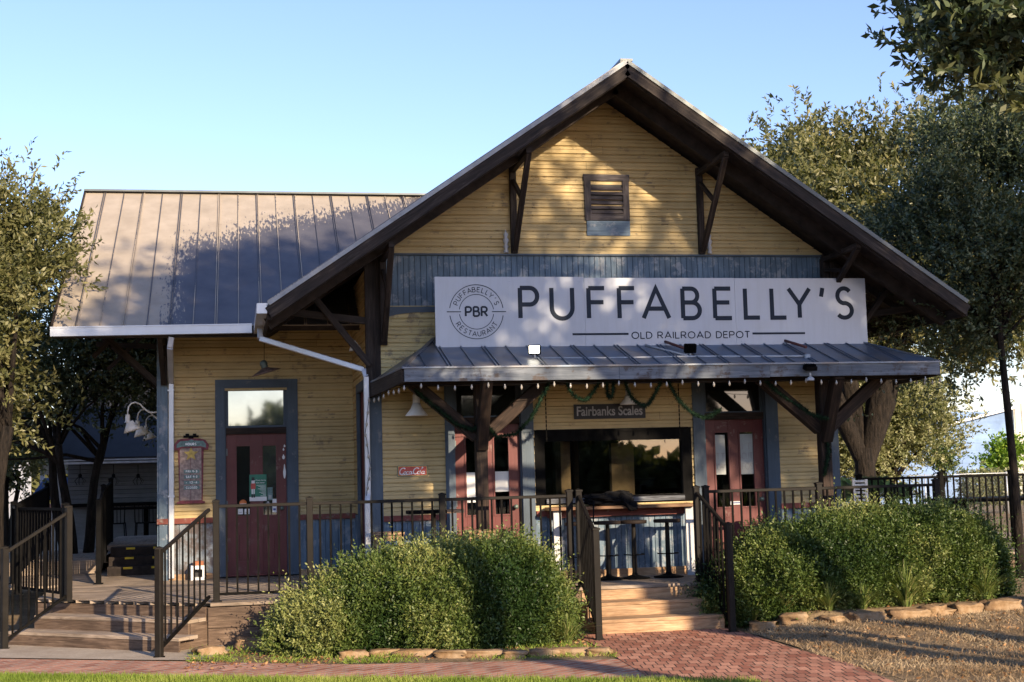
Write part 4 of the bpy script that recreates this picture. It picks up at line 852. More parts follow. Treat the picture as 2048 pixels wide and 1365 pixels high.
mb = MB(); st = [( -2.295+.105*(1 if i % 2 == 0 else .42)*math.sin(i*math.pi/5), 2.115+.105*(1 if i % 2 == 0 else .42)*math.cos(i*math.pi/5)) for i in range(10)][::-1]; flat(mb, st, yb-.045, yb-.028); mb.build('star', 'gold', hs_)
mb = MB(); mb.box(-2.49, yb-.04, 1.425, -2.11, yb, 1.455); mb.build('base_rail', 'maroon', hs_)
tx = MB(); write(tx, 'HOURS', -2.365, 2.238, .03, .008, yb-.053, .35, .8, .14)
for i, (zz, s_) in enumerate(((1.86, 'FRI 9-3'), (1.785, 'SAT 9-3'), (1.705, '- 12-4'), (1.635, 'CLOSED'))):
    mb = MB(); flat(mb, [(-2.40, zz-.012), (-2.385, zz+.012), (-2.40, zz+.036), (-2.19, zz+.036), (-2.175, zz+.012), (-2.19, zz-.012)], yb-.038, yb-.028); mb.build('plaque', 'teal', hs_); write(tx, s_, -2.365, zz-.001, .026, .007, yb-.039, .3, .8, .15)
tx.build('lettering', 'white_ink', hs_)

# posters and stickers on the left door
yd = YW+.05
def sheet_(x0, z0, x1, z1, y, mat, name, parent, t=.0015): mb = MB(); mb.box(x0, y-t, z0, x1, y, z1); return mb.build(name, mat, parent)
dx0, dz1 = WD[0]+.015, 2.38
def dpt(px, py): p = PY(px, py, yd); return p.x, p.z
ps = empty('door_poster', (*dpt(499, 1003)[:1], yd-.015, dpt(499, 1003)[1]), 'green event poster with a toy soldier taped to the left door', 'poster'); x0, z0 = dpt(499, 1003); x1, z1 = dpt(533, 949); y_ = yd-.016
sheet_(x0, z0, x1, z1, y_, 'poster_green', 'sheet', ps); sheet_(x0, z0, x1, z0+.06, y_-.002, 'paper', 'footer', ps, .001)
mb = MB(); mb.box(x0+.02, y_-.004, z0+.17, x0+.085, y_-.002, z0+.25); mb.cur = 1; mb.box(x0+.03, y_-.004, z0+.25, x0+.075, y_-.002, z0+.29); mb.box(x0+.03, y_-.004, z0+.10, x0+.048, y_-.002, z0+.17); mb.box(x0+.056, y_-.004, z0+.10, x0+.074, y_-.002, z0+.17); mb.cur = 2; mb.box(x0+.032, y_-.005, z0+.29, x0+.072, y_-.002, z0+.335); mb.box(x0+.028, y_-.004, z0+.05, x0+.05, y_-.002, z0+.10); mb.box(x0+.056, y_-.004, z0+.05, x0+.078, y_-.002, z0+.10)
mb.build('toy_soldier', ['poster_red', 'paper', 'backboard'], ps)
fonttext('lettering', 'Old Town Spring', x0+.045, z1-.095, .022, y_-.003, 'white_ink', ps, .185, .01); fonttext('lettering', 'Visit Annual', x0+.09, z1-.125, .018, y_-.003, 'white_ink', ps, .12, .01)
mb = MB()
for i in range(11): a = .10+.02*(i % 3)+.006*i; mb.box(x0+a, y_-.0035, z1-.155-i*.0165, x1-.01, y_-.002, z1-.150-i*.0165)
mb.build('text_lines', 'white_ink', ps)
def sticker(label, c, parts):
    px0, py0, px1, py1 = c; a, z0 = dpt(px0, py1); b, z1 = dpt(px1, py0); o = empty('door_sticker', (a, yd-.014, z0), label, 'sticker')
    for i, (u0, v0, u1, v1, mt) in enumerate(parts): sheet_(a+(b-a)*u0, z0+(z1-z0)*v0, a+(b-a)*u1, z0+(z1-z0)*v1, yd-.014-.0015*i, mt, 'decal', o, .001)
sticker('pale teal flyer behind the green door poster', (535, 975, 545, 1001), [(0, 0, 1, 1, 'teal'), (.2, .1, .8, .4, 'grey_paper')])
sticker('upright white card logo sticker right of the green poster', (545, 998, 553, 1025), [(0, 0, 1, 1, 'paper'), (.12, .5, .5, .7, 'coke_red'), (.5, .5, .88, .7, 'orange'), (.2, .15, .8, .3, 'blue_ink')])
sticker('left one of two small square stickers on the left door lock rail', (476, 1018, 486, 1029), [(0, 0, 1, 1, 'paper'), (.15, .3, .85, .4, 'grey_ink')])
sticker('right one of two small square stickers on the left door lock rail', (489, 1018, 499, 1029), [(0, 0, 1, 1, 'paper'), (.15, .3, .85, .4, 'grey_ink')])
sticker('round-topped grey decal under the green poster', (531, 1003, 541, 1013), [(.1, 0, .9, .7, 'grey_paper'), (.3, .7, .7, 1, 'grey_paper')])
c0, c1 = dpt(486, 1007); os_ = MB(); os_.lathe((c0, yd-.012, c1), [(.052, 0), (.052, .002), (0, .0021)], 22, (0, -1, 0)); os_.cur = 1; os_.box(c0-.045, yd-.016, c1-.022, c0+.045, yd-.0145, c1-.004)
tag(os_.build('door_sticker', ['orange', 'paper'], None, (c0, yd, c1)), 'round orange sticker on the left pane of the left door', 'sticker')
for (pa, pb, rw, rh, lb) in ((569, 892, .014, .02, 'white balloon shaped decal at the top right of the left door'), (567, 899, .012, .022, 'white cup shaped decal on the right stile of the left door'), (567, 914, .02, .035, 'white bird shaped decal on the right stile of the left door'), (569, 943, .02, .105, 'long white bottle shaped decal on the right stile of the left door')):
    a, b = dpt(pa, pb); mb = MB(); mb.prism([(a+rw*math.cos(t)*(1 if math.sin(t) < .3 else .55), b+rh*math.sin(t)) for t in [2*math.pi*k_/14 for k_ in range(14)]], yd-.003, yd-.0005); tag(mb.build('door_decal', 'paper', None, (a, yd, b)), lb, 'decal')
# papers on porch doors
def paper(name, px0, py0, px1, py1, y, mat, label, rows=()):
    a = PY(px0, py1, y); b = PY(px1, py0, y); o = empty(name, (a.x, y, a.z), label, 'paper sign'); sheet_(a.x, a.z, b.x, b.z, y, mat, 'sheet', o); mb = MB()
    for s_, f0, f1 in rows:
        h = (b.z-a.z)*.15; write(mb, s_, a.x+(b.x-a.x)*f1, a.z+(b.z-a.z)*f0, h, .008, y-.0016, .2, .8, (b.x-a.x)*(1-f1)*.9)
    if rows: mb.build('lettering', 'grey_ink', o)
yp = .066
paper('paper_sign', 932, 945, 956, 1006, yp, 'paper', 'plain white sheet in the left pane of the left porch door'); paper('paper_sign', 991, 943, 1017, 984, yp, 'paper', 'plain white sheet in the right pane of the left porch door')
paper('paper_sign', 1426, 870, 1449, 950, yp, 'grey_paper', 'grey lettered sheet in the left pane of the right porch door', [('ITT', .38, .2), ('TOW', .12, .15)]); paper('paper_sign', 1481, 868, 1505, 949, yp, 'grey_paper', 'grey lettered sheet in the right pane of the right porch door', [('IT', .62, .2), ('CUT', .38, .15), ('FOS', .12, .15)])
mb = MB(); a = PY(1461, 1010, .045); mb.box(a.x, .036, a.z, a.x+.14, .045, a.z+.045); mb.cur = 1; mb.box(a.x+.02, .034, a.z+.016, a.x+.135, .036, a.z+.03); tag(mb.build('arrow_sign', ['paper', 'blue_ink'], None, (a.x, .04, a.z)), 'small white card with a blue arrow on the right porch door', 'sign')
mb = MB(); mb.face([(4.83, .04, 1.23), (4.86, .04, 1.23), (4.86, .04, 1.26)]) if 0 else None

# ================================================================== lamps
pl = empty('pendant_lamp', (-1.295, 1.62, 3.13), 'rusty tilted dish lamp hanging over the left door', 'lamp')
mb = MB(); mb.tube([(-1.295, 1.62, 3.30), (-1.29, 1.62, 3.68)], .005, 6); mb.build('chain', 'black_metal', pl); axd = (-.28, -.05, 1)
mb = MB(); mb.lathe((-1.295, 1.62, 3.27), [(.0, .075), (.03, .07), (.05, .045), (.055, .02), (.045, .0), (.05, -.01), (.045, -.03)], 18, axd); mb.build('lamp_holder', 'dark_green_metal', pl)
mb = MB(); mb.lathe((-1.295, 1.62, 3.27), [(.045, -.03), (.07, -.045), (.15, -.075), (.205, -.10), (.20, -.104), (.07, -.055), (.03, -.05)], 28, axd); mb.build('lamp_shade', 'rust_dish', pl)
def cone_lamp(x, y, z, label, s=1.):
    o = empty('porch_lamp', (x, y, z), label, 'lamp'); mb = MB(); mb.lathe((x, y, z), [(.11*s, -.07*s), (.112*s, -.062*s), (.06*s, .0), (.035*s, .06*s), (.03*s, .06*s), (.055*s, .0), (.105*s, -.068*s)], 24); mb.build('lamp_shade', 'lamp_white', o); mb = MB(); mb.lathe((x, y, z), [(.035*s, .06*s), (.035*s, .14*s), (.028*s, .15*s)], 14); mb.tube([(x, y, z+.14*s), (x, y, 2.93)], .012, 8); mb.build('stem', 'enamel', o); return o
cone_lamp(.53, -.25, 2.56, 'white enamel cone lamp under the left end of the porch roof', 1.25); cone_lamp(3.28, -.22, 2.64, 'white enamel cone lamp just above the Fairbanks sign')
mb = MB(); mb.lathe((-.18, .30, 3.40), [(.085, -.05), (.05, .02), (.03, .07), (.0, .08)], 18, (-.2, 0, 1)); tag(mb.build('wall_lamp', 'enamel', None, (-.18, .3, 3.4)), 'small enamel lamp shade behind the corner bracket', 'lamp')
def goose(x, y, z):
    o = empty('gooseneck_lamp', (x, y, z), 'white gooseneck wall lamp on the left side of the depot, nearest of three', 'lamp', 'gooseneck lamps on the side wall'); mb = MB()
    pts = [(0, 0)]+[(-.10, -.005), (-.16, .0), (-.22, .05), (-.28, .115), (-.34, .145), (-.40, .13), (-.44, .08), (-.45, .0), (-.45, -.03)]; mb.tube([(x+a, y, z+b) for a, b in pts], .011, 8); mb.build('arm', 'lamp_white', o)
    c = (x-.45, y, z-.03); mb = MB(); mb.lathe(c, [(.03, 0), (.033, -.03), (.036, -.09), (.045, -.11)], 14, (0, 0, 1)); mb.lathe(c, [(.045, -.10), (.075, -.16), (.125, -.24), (.118, -.24), (.07, -.165), (.04, -.11)], 22, (-.28, 0, 1)); mb.build('lamp_shade', 'lamp_white', o); return o
g0 = goose(WL, 2.95, 2.73)
for i, (yy, lb) in enumerate(((5.0, 'middle one of three white gooseneck wall lamps on the left side of the depot'), (7.1, 'farthest and dimmest of three white gooseneck wall lamps on the left side of the depot'))): copy_tree(g0, (WL, yy, 2.73), lb)
def flood(px, py, y, label, lit, ax):
    p = PY(px, py, y); o = empty('flood_light', tuple(p), label, 'flood light'); a = Vector(ax).normalized(); c = p; u = Vector((0, 0, 1)); sd = a.cross(u).normalized()
    mb = MB(); mb.beam(c-a*.03, c+a*.02, .15, .115, (0, 0, 1), .008); 
    for k_ in range(6): q = c-a*.032+sd*(k_-2.5)*.022; mb.beam(q, q-a*.02, .006, .09)
    mb.build('housing', 'black_metal', o); mb = MB(); mb.beam(c+a*.021, c+a*.024, .125, .09); mb.build('lens', 'lamp_lit' if lit else 'dark_glass', o)
    mb = MB(); mb.tube([c-Vector((0, 0, .055)), c-Vector((0, 0, .10))], .012, 8); mb.lathe(c-Vector((0, 0, .13)), [(.045, -.02), (.048, .0), (.03, .02), (.012, .03)], 14); mb.build('mount', 'pvc_grey', o)
flood(1069, 700, -1.05, 'lit flood light shining from the porch roof below the round emblem', True, (-.35, -1, .05)); flood(1380, 697, -1.05, 'unlit black flood light below the letters EP of DEPOT', False, (0, 1, .25)); flood(1620, 737, -1.56, 'black flood light hanging over the porch fascia at the right', False, (0, .3, -1))
mb = MB(); mb.tube([(1.88, -1.08, 3.11), (2.8, -1.1, 3.10), (3.8, -1.1, 3.11), (4.6, -1.12, 3.10), (5.3, -1.2, 3.09)], .012, 8); mb.tube([(3.8, -1.1, 3.12), (3.45, -.5, 3.31)], .014, 8); mb.lathe((5.33, -1.22, 3.06), [(.04, 0), (.04, .05), (.0, .055)], 12); tag(mb.build('electrical_conduit', 'pvc_grey', None, (3.8, -1.1, 3.1)), 'pale conduit pipe running along the porch roof between the flood lights', 'conduit')
# string lights
def strings(label, pts, sp, droop=.03):
    o = empty('string_lights', pts[0], label, 'string lights'); P = [Vector(p) for p in pts]; path = []; bl = []; k_ = 0
    for a, b in zip(P, P[1:]):
        L = (b-a).length; n = max(1, round(L/sp))
        for i in range(n): 
            q = a.lerp(b, i/n); q.z -= droop*abs(math.sin(k_*math.pi/4.)); path.append(q); bl.append(q); k_ += 1
    path.append(P[-1]); mb = MB(); mb.tube(path, .004, 5); mb.build('cord', 'black_metal', o); proto = None
    for q in bl:
        if proto is None: mb = MB(); mb.lathe(q, [(.007, -.004), (.008, -.018), (.014, -.028), (.015, -.04), (.008, -.058), (.0, -.066)], 10); proto = mb.build('bulb', 'bulb_glass', o); q0 = q.copy()
        else: c = proto.copy(); col.objects.link(c); c.parent = o; c.location = q-q0; c.rotation_euler = (0, 0, 0)
    return o
strings('clear teardrop bulbs strung under the porch fascia', [(-.03, -.02, 2.72), (.235, -1.47, 2.80), (6.97, -1.48, 2.80), (7.0, -.6, 2.80)], .198)
strings('clear bulbs wound down the corner downspout left of the porch', [(-.05, -.15, 2.72), (-.10, -.15, 2.3), (-.05, -.15, 1.9), (-.10, -.15, 1.5)], .15, 0.02)
# garlands
def garland(label, runs, seed):
    rng = np.random.default_rng(seed); o = empty('garland', runs[0][0], label, 'garland'); mb = MB(); PP = []
    for run in runs:
        P = [Vector(p) for p in run]; mb.tube(P, .012, 6)
        for a, b in zip(P, P[1:]): n = int((b-a).length*1500); t = rng.random(n)[:, None]; PP.append(np.array(a)+(np.array(b)-np.array(a))*t)
    PP = np.concatenate(PP); D = unit(rng.normal(size=PP.shape)); V, t = leafmesh(PP, D, .045, .006, rng, rng.random(len(PP))); mb.build('stem', 'garland', o); link('tinsel', quadmesh('tinsel', V, t), 'garland_needle', o)
def sag(a, b, d, n=10, y=-1.25): return [(a[0]+(b[0]-a[0])*i/n, y+.04*math.sin(i), a[1]+(b[1]-a[1])*i/n-d*4*(i/n)*(1-i/n)) for i in range(n+1)]
garland('dark green garland looped along the left porch brace and post', [[(.42, -.98, 2.76), (.52, -1.0, 2.66), (.72, -1.0, 2.50), (.90, -1.0, 2.34), (1.10, -1.0, 2.26), (1.24, -1.02, 2.34)], [(1.24, -1.02, 2.34), (1.4, -1.02, 2.17), (1.62, -1.1, 2.2), (1.8, -1.2, 2.40), (2.0, -1.3, 2.80)]], 1)
garland('dark green garland hanging in swags over the bar window', [sag((2.22, 2.80), (2.62, 2.80), .22), sag((2.72, 2.80), (2.8, 2.8), .2, 6), sag((2.95, 2.80), (3.4, 2.8), .30), sag((3.5, 2.80), (4.15, 2.45), .25)], 2); garland('dark green garland drooping to the right porch post', [sag((4.75, 2.80), (5.55, 2.3), .08), [(5.6, -1.0, 2.2), (5.66, -1.0, 1.9), (5.58, -1.0, 1.6)]], 3)
for x, lb in ((2.17, 'left one of two black chains hanging beside the bar window'), (3.93, 'right one of two black chains hanging beside the bar window')):
    mb = MB(); z = 2.9; k_ = 0; zb = 2.13 if x < 3 else 2.1
    while z > zb: mb.beam((x, -.3, z), (x, -.3, z-.034), .016 if k_ % 2 else .005, .005 if k_ % 2 else .016, (0, 1, 0)); z -= .027; k_ += 1
    tag(mb.build('chain', 'black_metal', None, (x, -.3, zb)), lb, 'chain', 'chains at the bar window')

# ================================================================== porch furniture
bc = empty('bar_counter', (3.1, -.2, DZ), 'narrow varnished bar ledge under the bar window', 'counter'); mb = MB(); mb.box(2.17, -.34, 1.245, 4.08, -.052, 1.285, .004); mb.build('counter_top', 'bar_wood', bc)
for x in (2.24, 3.98): mb = MB(); mb.box(x, -.26, DZ, x+.10, -.22, 1.244); mb.build('leg', 'white_wood', bc)
mb = MB(); mb.box(2.2, -.1, 1.15, 4.05, -.052, 1.244); mb.build('ledger', 'red_trim', bc)
def stool(x, y, label):
    o = empty('bar_stool', (x, y, DZ), label, 'stool', 'bar stools under the window ledge'); z = 1.06
    mb = MB(); mb.lathe((x, y, z), [(0, 0), (.165, 0), (.17, .006), (.17, .036), (.165, .04), (0, .04)], 26); mb.build('seat', 'bar_wood' if 0 else 'brown_wood', o)
    mb = MB(); mb.lathe((x, y, DZ), [(.032, .02), (.03, .45), (.026, .686)], 14); mb.build('column', 'post_metal', o); mb = MB(); mb.lathe((x, y, DZ+.003), [(.0, 0), (.19, 0), (.19, .008), (.12, .02), (.04, .045), (.032, .07)], 24); mb.build('base', 'black_metal', o)
    mb = MB(); mb.tube([(x+.13*math.cos(t), y-.13*math.sin(t), DZ+.3) for t in [math.pi*k_/10-.5 for k_ in range(14)]], .008, 6); mb.tube([(x, y, DZ+.3), (x+.06, y-.11, DZ+.3)], .007, 6); mb.build('foot_ring', 'black_metal', o); return o
s0 = stool(2.50, -.48, 'bar stool half hidden by the left handrail, leftmost of four')
for x, lb in ((2.88, 'second bar stool from the left, under the black jacket'), (3.22, 'third bar stool from the left'), (3.66, 'bar stool at the right end of the window ledge')): copy_tree(s0, (x, -.46, DZ), lb)
import bmesh
def cloth():
    bm = bmesh.new(); bmesh.ops.create_icosphere(bm, subdivisions=5, radius=1)
    for v in bm.verts:
        c = v.co.copy(); n = mn.noise(c*1.7)+.5*mn.noise(c*4.5); x = c.x*.32; z = c.z*.085; y = c.y*.14; k_ = 1+.55*n; v.co = Vector((3.03+x*k_*1.0, -.22+y*k_, 1.375+z*k_+.02*mn.noise(Vector((x*9, 1, 0)))))
        if c.y < -.1 and .25 < c.x < .85: v.co.z -= .17*(1-abs(c.x-.55)/.3)*max(0, -c.y); v.co.y -= .06
        if c.z < 0 and v.co.z < 1.288 and v.co.y > -.34: v.co.z = 1.288
    me = bpy.data.meshes.new('jacket'); bm.to_mesh(me); bm.free(); me.polygons.foreach_set('use_smooth', [True]*len(me.polygons)); return me
jk = empty('jacket', (3.0, -.25, 1.285), 'black jacket slumped on the bar ledge with a strap hanging down', 'jacket'); link('body', cloth(), 'black_cloth', jk)
mb = MB(); mb.tube([(2.76, -.3, 1.36), (2.74, -.37, 1.33), (2.73, -.375, 1.22), (2.725, -.37, 1.08)], [.012, .01, .008, .01], 6); mb.build('strap', 'black_cloth', jk)
tb = empty('bar_table', (.66, -.75, DZ), 'tall narrow table with dark top before the porch door', 'table'); mb = MB(); mb.box(.33, -.95, 1.275, .78, -.6, 1.315, .004); mb.cur = 1; mb.box(.782, -.95, 1.275, .99, -.6, 1.315, .004); mb.build('table_top', ['black_metal', 'new_wood'], tb); mb = MB(); mb.tube([(.64, -.78, DZ), (.64, -.78, 1.275)], .03, 10); mb.lathe((.64, -.78, DZ+.003), [(0, 0), (.2, 0), (.2, .01), (.05, .04)], 18); mb.build('leg', 'post_metal', tb)
def seat_(x0, x1, y0, y1, z, label):
    o = empty('wooden_stool', ((x0+x1)/2, (y0+y1)/2, DZ), label, 'stool'); mb = MB()
    for i in range(3): a = y0+(y1-y0)*i/3; mb.box(x0, a, z-.03, x1, a+(y1-y0)/3-.006, z, .003)
    mb.build('seat', 'new_wood', o)
    for x in (x0+.03, x1-.03):
        for y in (y0+.03, y1-.03): mb = MB(); mb.box(x-.02, y-.02, DZ, x+.02, y+.02, z-.03); mb.build('leg', 'new_wood', o)
    mb = MB(); mb.box(x0+.05, y0+.02, z-.1, x1-.05, y0+.04, z-.035); mb.build('apron', 'new_wood', o)
seat_(-.08, .27, -.95, -.6, 1.07, 'light wooden stool behind the left hedge beside the downspout'); seat_(1.0, 1.36, -1.2, -.9, 1.07, 'light wooden stool in front of the left porch door')
bx = empty('bird_box', (-2.03, YW-.14, DZ), 'small white and orange wooden box on the deck against the peeling wall', 'box'); a = PY(397, 1150, YW-.15); mb = MB(); x = a.x
for q in ((x-.10, x-.055), (x+.055, x+.10)): mb.box(q[0], YW-.24, DZ+.002, q[1], YW-.08, DZ+.2)
mb.box(x-.055, YW-.24, DZ+.002, x+.055, YW-.08, DZ+.04); mb.box(x-.055, YW-.24, DZ+.15, x+.055, YW-.08, DZ+.2); mb.build('case', 'tank_white', bx); mb = MB(); mb.box(x-.055, YW-.1, DZ+.04, x+.055, YW-.085, DZ+.15); mb.build('opening', 'backboard', bx); mb = MB(); mb.box(x-.07, YW-.22, DZ+.202, x+.07, YW-.1, DZ+.26); mb.build('lid', 'terracotta', bx)

# ================================================================== left background
bb = empty('bar_pavilion', (-2, 12, .4), 'dark roofed serving pavilion with white siding behind the upper steps', 'building'); YP = 12.
mb = MB(); siding(mb, lambda a, z, o: (a, YP-o, z), -5.0, 3, 1.36, 2.2, .085); mb.cur = 1; mb.box(-5.0, YP, -.1, 3, YP+.1, 2.2); mb.build('wall', ['shaded_white', 'shaded_white'], bb)
mb = MB(); mb.box(-5.25, YP-.55, -.1, -5.08, YP-.4, 2.9); mb.build('post', 'white_wood', bb); mb = MB(); mb.box(-5.1, YP-.6, 2.13, 3, YP-.5, 2.17); mb.box(-5.1, YP-.6, 2.19, 3, YP-.52, 2.22); mb.build('beam', 'tank_white', bb)
mb = MB(); mb.box(-5.0, YP-.5, 1.28, 3, YP+.02, 1.34); mb.build('counter', 'black_metal', bb)
mb = MB(); mb.prism([(-5.1, 2.24), (3, 2.24), (3, 2.26), (-5.1, 2.26)], YP-.5, YP+3); mb.face([(-5.1, YP-.5, 2.26), (3, YP-.5, 2.26), (3, YP+3, 4.6), (-5.1, YP+3, 4.6)]); mb.face([(-5.1, YP-.5, 2.26), (-5.1, YP+3, 4.6), (-5.1, YP+3, 2.26)]); mb.build('roof', 'dark_roof', bb)
cg = None
for i, (px_, lb) in enumerate(((227, 'middle black cage lamp hanging in the white pavilion'), (160, 'left black cage lamp hanging in the pavilion behind the tree stems'), (276, 'right black cage lamp hanging in the white pavilion'))):
    p = PY(px_, 950, YP-.8)
    if cg is None:
        cg = empty('cage_lamp', tuple(p), lb, 'lamp', 'cage lamps in the pavilion'); P0_ = p.copy(); mb = MB(); mb.tube([p, p+Vector((0, 0, .2))], .006, 5); mb.lathe(p, [(.03, -.06), (.035, 0), (.0, .03)], 10); mb.build('holder', 'black_metal', cg); mb = MB()
        for k_ in range(7): t = k_*.9; c_, s_ = math.cos(t), math.sin(t); mb.tube([p+Vector((.03*c_, .03*s_, -.04)), p+Vector((.11*c_, .11*s_, -.12)), p+Vector((.06*c_, .06*s_, -.2))], .0035, 4)
        mb.build('cage', 'black_metal', cg)
    else: copy_tree(cg, tuple(p), lb)
tt = empty('patio_table', (-2.9, 6.6, .79), 'black patio table on the rear terrace beyond the upper steps', 'table'); mb = MB(); mb.box(-4.1, 10.5, 1.22, -2.6, 11.2, 1.26); mb.build('table_top', 'black_metal', tt); mb = MB(); mb.tube([(-3.4, 10.8, .5), (-3.4, 10.8, 1.22)], .05, 8); mb.build('leg', 'black_metal', tt)
def chair(x, y, label):
    z0_ = .52; o = empty('patio_chair', (x, y, .79), label, 'chair', 'black patio chairs on the rear terrace'); mb = MB(); mb.box(x-.2, y-.2, .96, x+.2, y+.2, .98); mb.build('seat', 'black_metal', o)
    for a in (-.19, .19):
        for b in (-.19, .19): mb = MB(); mb.tube([(x+a, y+b, .96), (x+a*1.15, y+b*1.15, z0_)], .012, 6); mb.build('leg', 'black_metal', o)
    mb = MB(); mb.tube([(x-.2, y-.2, .98), (x-.21, y-.24, 1.34), (x+.21, y-.24, 1.34), (x+.2, y-.2, .98)], .013, 6)
    for k_ in range(5): mb.tube([(x-.13+k_*.065, y-.2, .98), (x-.13+k_*.065, y-.24, 1.33)], .007, 5)
    mb.build('backrest', 'black_metal', o); return o
c0_ = chair(-3.95, 10.2, 'black patio chair at the left end of the terrace table'); copy_tree(c0_, (-3.35, 10.15, .79), 'black patio chair at the right end of the terrace table')
# far left
fb_ = empty('far_building', (-14, 34, GZ), 'bright white building glimpsed between the left tree stems', 'building'); mb = MB(); mb.box(-24, 34, GZ, -9.5, 40, 5.2); mb.build('wall', 'tank_white', fb_)
sh = empty('tan_shed', (-7.6, 18, GZ), 'tan sided shed gable above the blue tarp', 'building'); a = PY(80, 950, 18); b = PY(108, 905, 18); mb = MB(); siding(mb, lambda q, z, o: (q, 18-o, z), a.x, b.x+.6, a.z, b.z+.2, .12, lambda z: (a.x+max(0, (z-b.z+.05)*1.8), 99)); mb.build('wall', 'tan_wall', sh); mb = MB(); mb.beam((a.x-.1, 17.9, b.z-.12), (a.x+1.3, 17.9, b.z+.62), .3, .05); mb.build('roof', 'enamel', sh); mb = MB(); mb.box(a.x, 18, GZ, a.x+.1, 18.1, a.z+.5); mb.box(a.x+1, 18, GZ, a.x+1.1, 18.1, a.z+.5); mb.build('post', 'enamel', sh)
a = PY(62, 1000, 17); mb = MB(); mb.prism([(a.x, a.z), (a.x+1.2, a.z), (a.x+1.2, a.z+.5), (a.x+.35, a.z+.5)], 16.6, 17.4); mb.box(a.x+.1, 16.7, GZ, a.x+.2, 16.8, a.z); tag(mb.build('tarp_tent', 'tarp_blue', None, (a.x, 17, GZ)), 'bright blue tarp canopy seen past the left railing', 'tent')
mb = MB(); a = PY(60, 1045, 20); mb.box(a.x, 20, GZ, a.x+1., 20.4, 1.25); tag(mb.build('brick_pillar', 'wall_brick', None, (a.x, 20, GZ)), 'red brick wall stub under the blue tarp', 'wall')

# ================================================================== right background
hb = empty('metal_building', (30, 40, GZ), 'blue shaded metal warehouse with a cream end wall far right', 'building'); a0 = PY(1880, 868, 40); a1 = PY(2022, 822, 40); mb = MB()
mb.box(a0.x-4, 40, GZ, a1.x, 52, a1.z); mb.build('wall', 'shade_blue_wall', hb); mb = MB(); mb.box(a1.x, 39.8, GZ, a1.x+9, 39.98, a1.z+.3)
for k_ in range(26): mb.box(a1.x+.05+k_*.33, 39.77, GZ, a1.x+.11+k_*.33, 39.8, a1.z+.3)
mb.build('end_wall', 'cream_wall', hb); mb = MB(); mb.beam((a0.x-4, 39.9, a0.z-.5), (a1.x+.1, 39.9, a1.z+.15), .4, .12); mb.build('roof_edge', 'galvanised', hb)
cf = empty('chain_link_fence', (25, 26, GZ), 'galvanised chain link fence far behind the black railing', 'fence'); zt = PY(1950, 948, 26).z; mb = MB()
for i in range(8): mb.tube([(12+i*3, 26, GZ), (12+i*3, 26, zt+.05)], .022, 8)
mb.build('post', 'galvanised', cf); mb = MB(); mb.tube([(12, 26, zt), (36, 26, zt)], .012, 8); mb.build('top_rail', 'galvanised', cf); mb = MB()
for i in range(240):
    x = 12+i*.1; mb.beam((x, 26, GZ), (x+.9, 26, zt), .0035, .0035); mb.beam((x+.9, 26.004, GZ), (x, 26.004, zt), .0035, .0035)
mb.build('wire_mesh', 'trim_metal', cf)
wp = empty('shadow_stripe_panel', (6.55, 1.2, DZ), 'white slatted panel standing in for a shadow-striped seat, behind the right end of the porch', 'panel'); a = PY(1712, 1020, 1.5); b = PY(1727, 966, 1.5); mb = MB()
for i in range(13): mb.beam((a.x, 1.5, a.z-.25+i*.055), (b.x+.02, 1.5, a.z-.25+i*.055), .012, .034, (0, .6, .8))  # slats built in place of striped shadows on a white seat
mb.build('slats', 'lamp_white', wp); mb = MB(); mb.box(a.x-.04, 1.49, DZ, a.x, 1.52, b.z+.05); mb.box(b.x+.02, 1.49, DZ, b.x+.06, 1.52, b.z+.05); mb.build('frame', 'lamp_white', wp)
pt = empty('picnic_table', (10.6, 3.2, DZ), 'dark table behind the black railing at the far right', 'table'); mb = MB(); mb.box(9.3, 2.8, 1.08, 11.6, 3.6, 1.14); mb.build('table_top', 'black_metal', pt)
for x in (9.6, 11.2): mb = MB(); mb.box(x, 2.9, DZ, x+.08, 3.5, 1.08); mb.build('leg', 'black_metal', pt)

# ================================================================== stones
def stone(x, y, L, w_, h, a, label, seed, z=None, grp='border stones of the right bed', name='border_stone'):
    if z is None: z = GZ if x < 3.9 else ZR(x, y-.25)-.01
    bm = bmesh.new(); bmesh.ops.create_cube(bm, size=1); bmesh.ops.subdivide_edges(bm, edges=bm.edges, cuts=5, use_grid_fill=True); c_, s_ = math.cos(a), math.sin(a)
    for v in bm.verts:
        q = v.co.copy(); r_ = q.length; q = q*(1-.2*max(0, r_-.6)); n = mn.noise_vector(q*2.4+Vector((seed*7.3, 0, 0)))*.2+mn.noise_vector(q*5+Vector((seed*3.1, 0, 0)))*.05; q = q+n; X, Y_, Z = q.x*L, q.y*w_, (q.z+.42)*h; v.co = Vector((x+X*c_-Y_*s_, y+X*s_+Y_*c_, z+Z))
    me = bpy.data.meshes.new(name); bm.to_mesh(me); bm.free(); me.polygons.foreach_set('use_smooth', [True]*len(me.polygons)); tag(link(name, me, 'stone', None, (x, y, z)), label, 'stone', grp)
SP = [(1573, 1265, 1630, 'dark leftmost border stone at the corner of the right bed'), (1630, 1262, 1683, 'second border stone from the left in the right bed'), (1684, 1254, 1708, 'short third border stone of the right bed'), (1708, 1246, 1770, 'long tan fourth border stone of the right bed'), (1774, 1238, 1850, 'longest tan stone at the middle of the right bed border'), (1852, 1236, 1881, 'grey square stone right of the longest border stone'), (1883, 1238, 1918, 'brown square stone in the right half of the bed border'), (1922, 1234, 1970, 'third border stone from the right edge of the photo'), (1972, 1226, 2040, 'long sloping border stone at the right edge of the photo')]
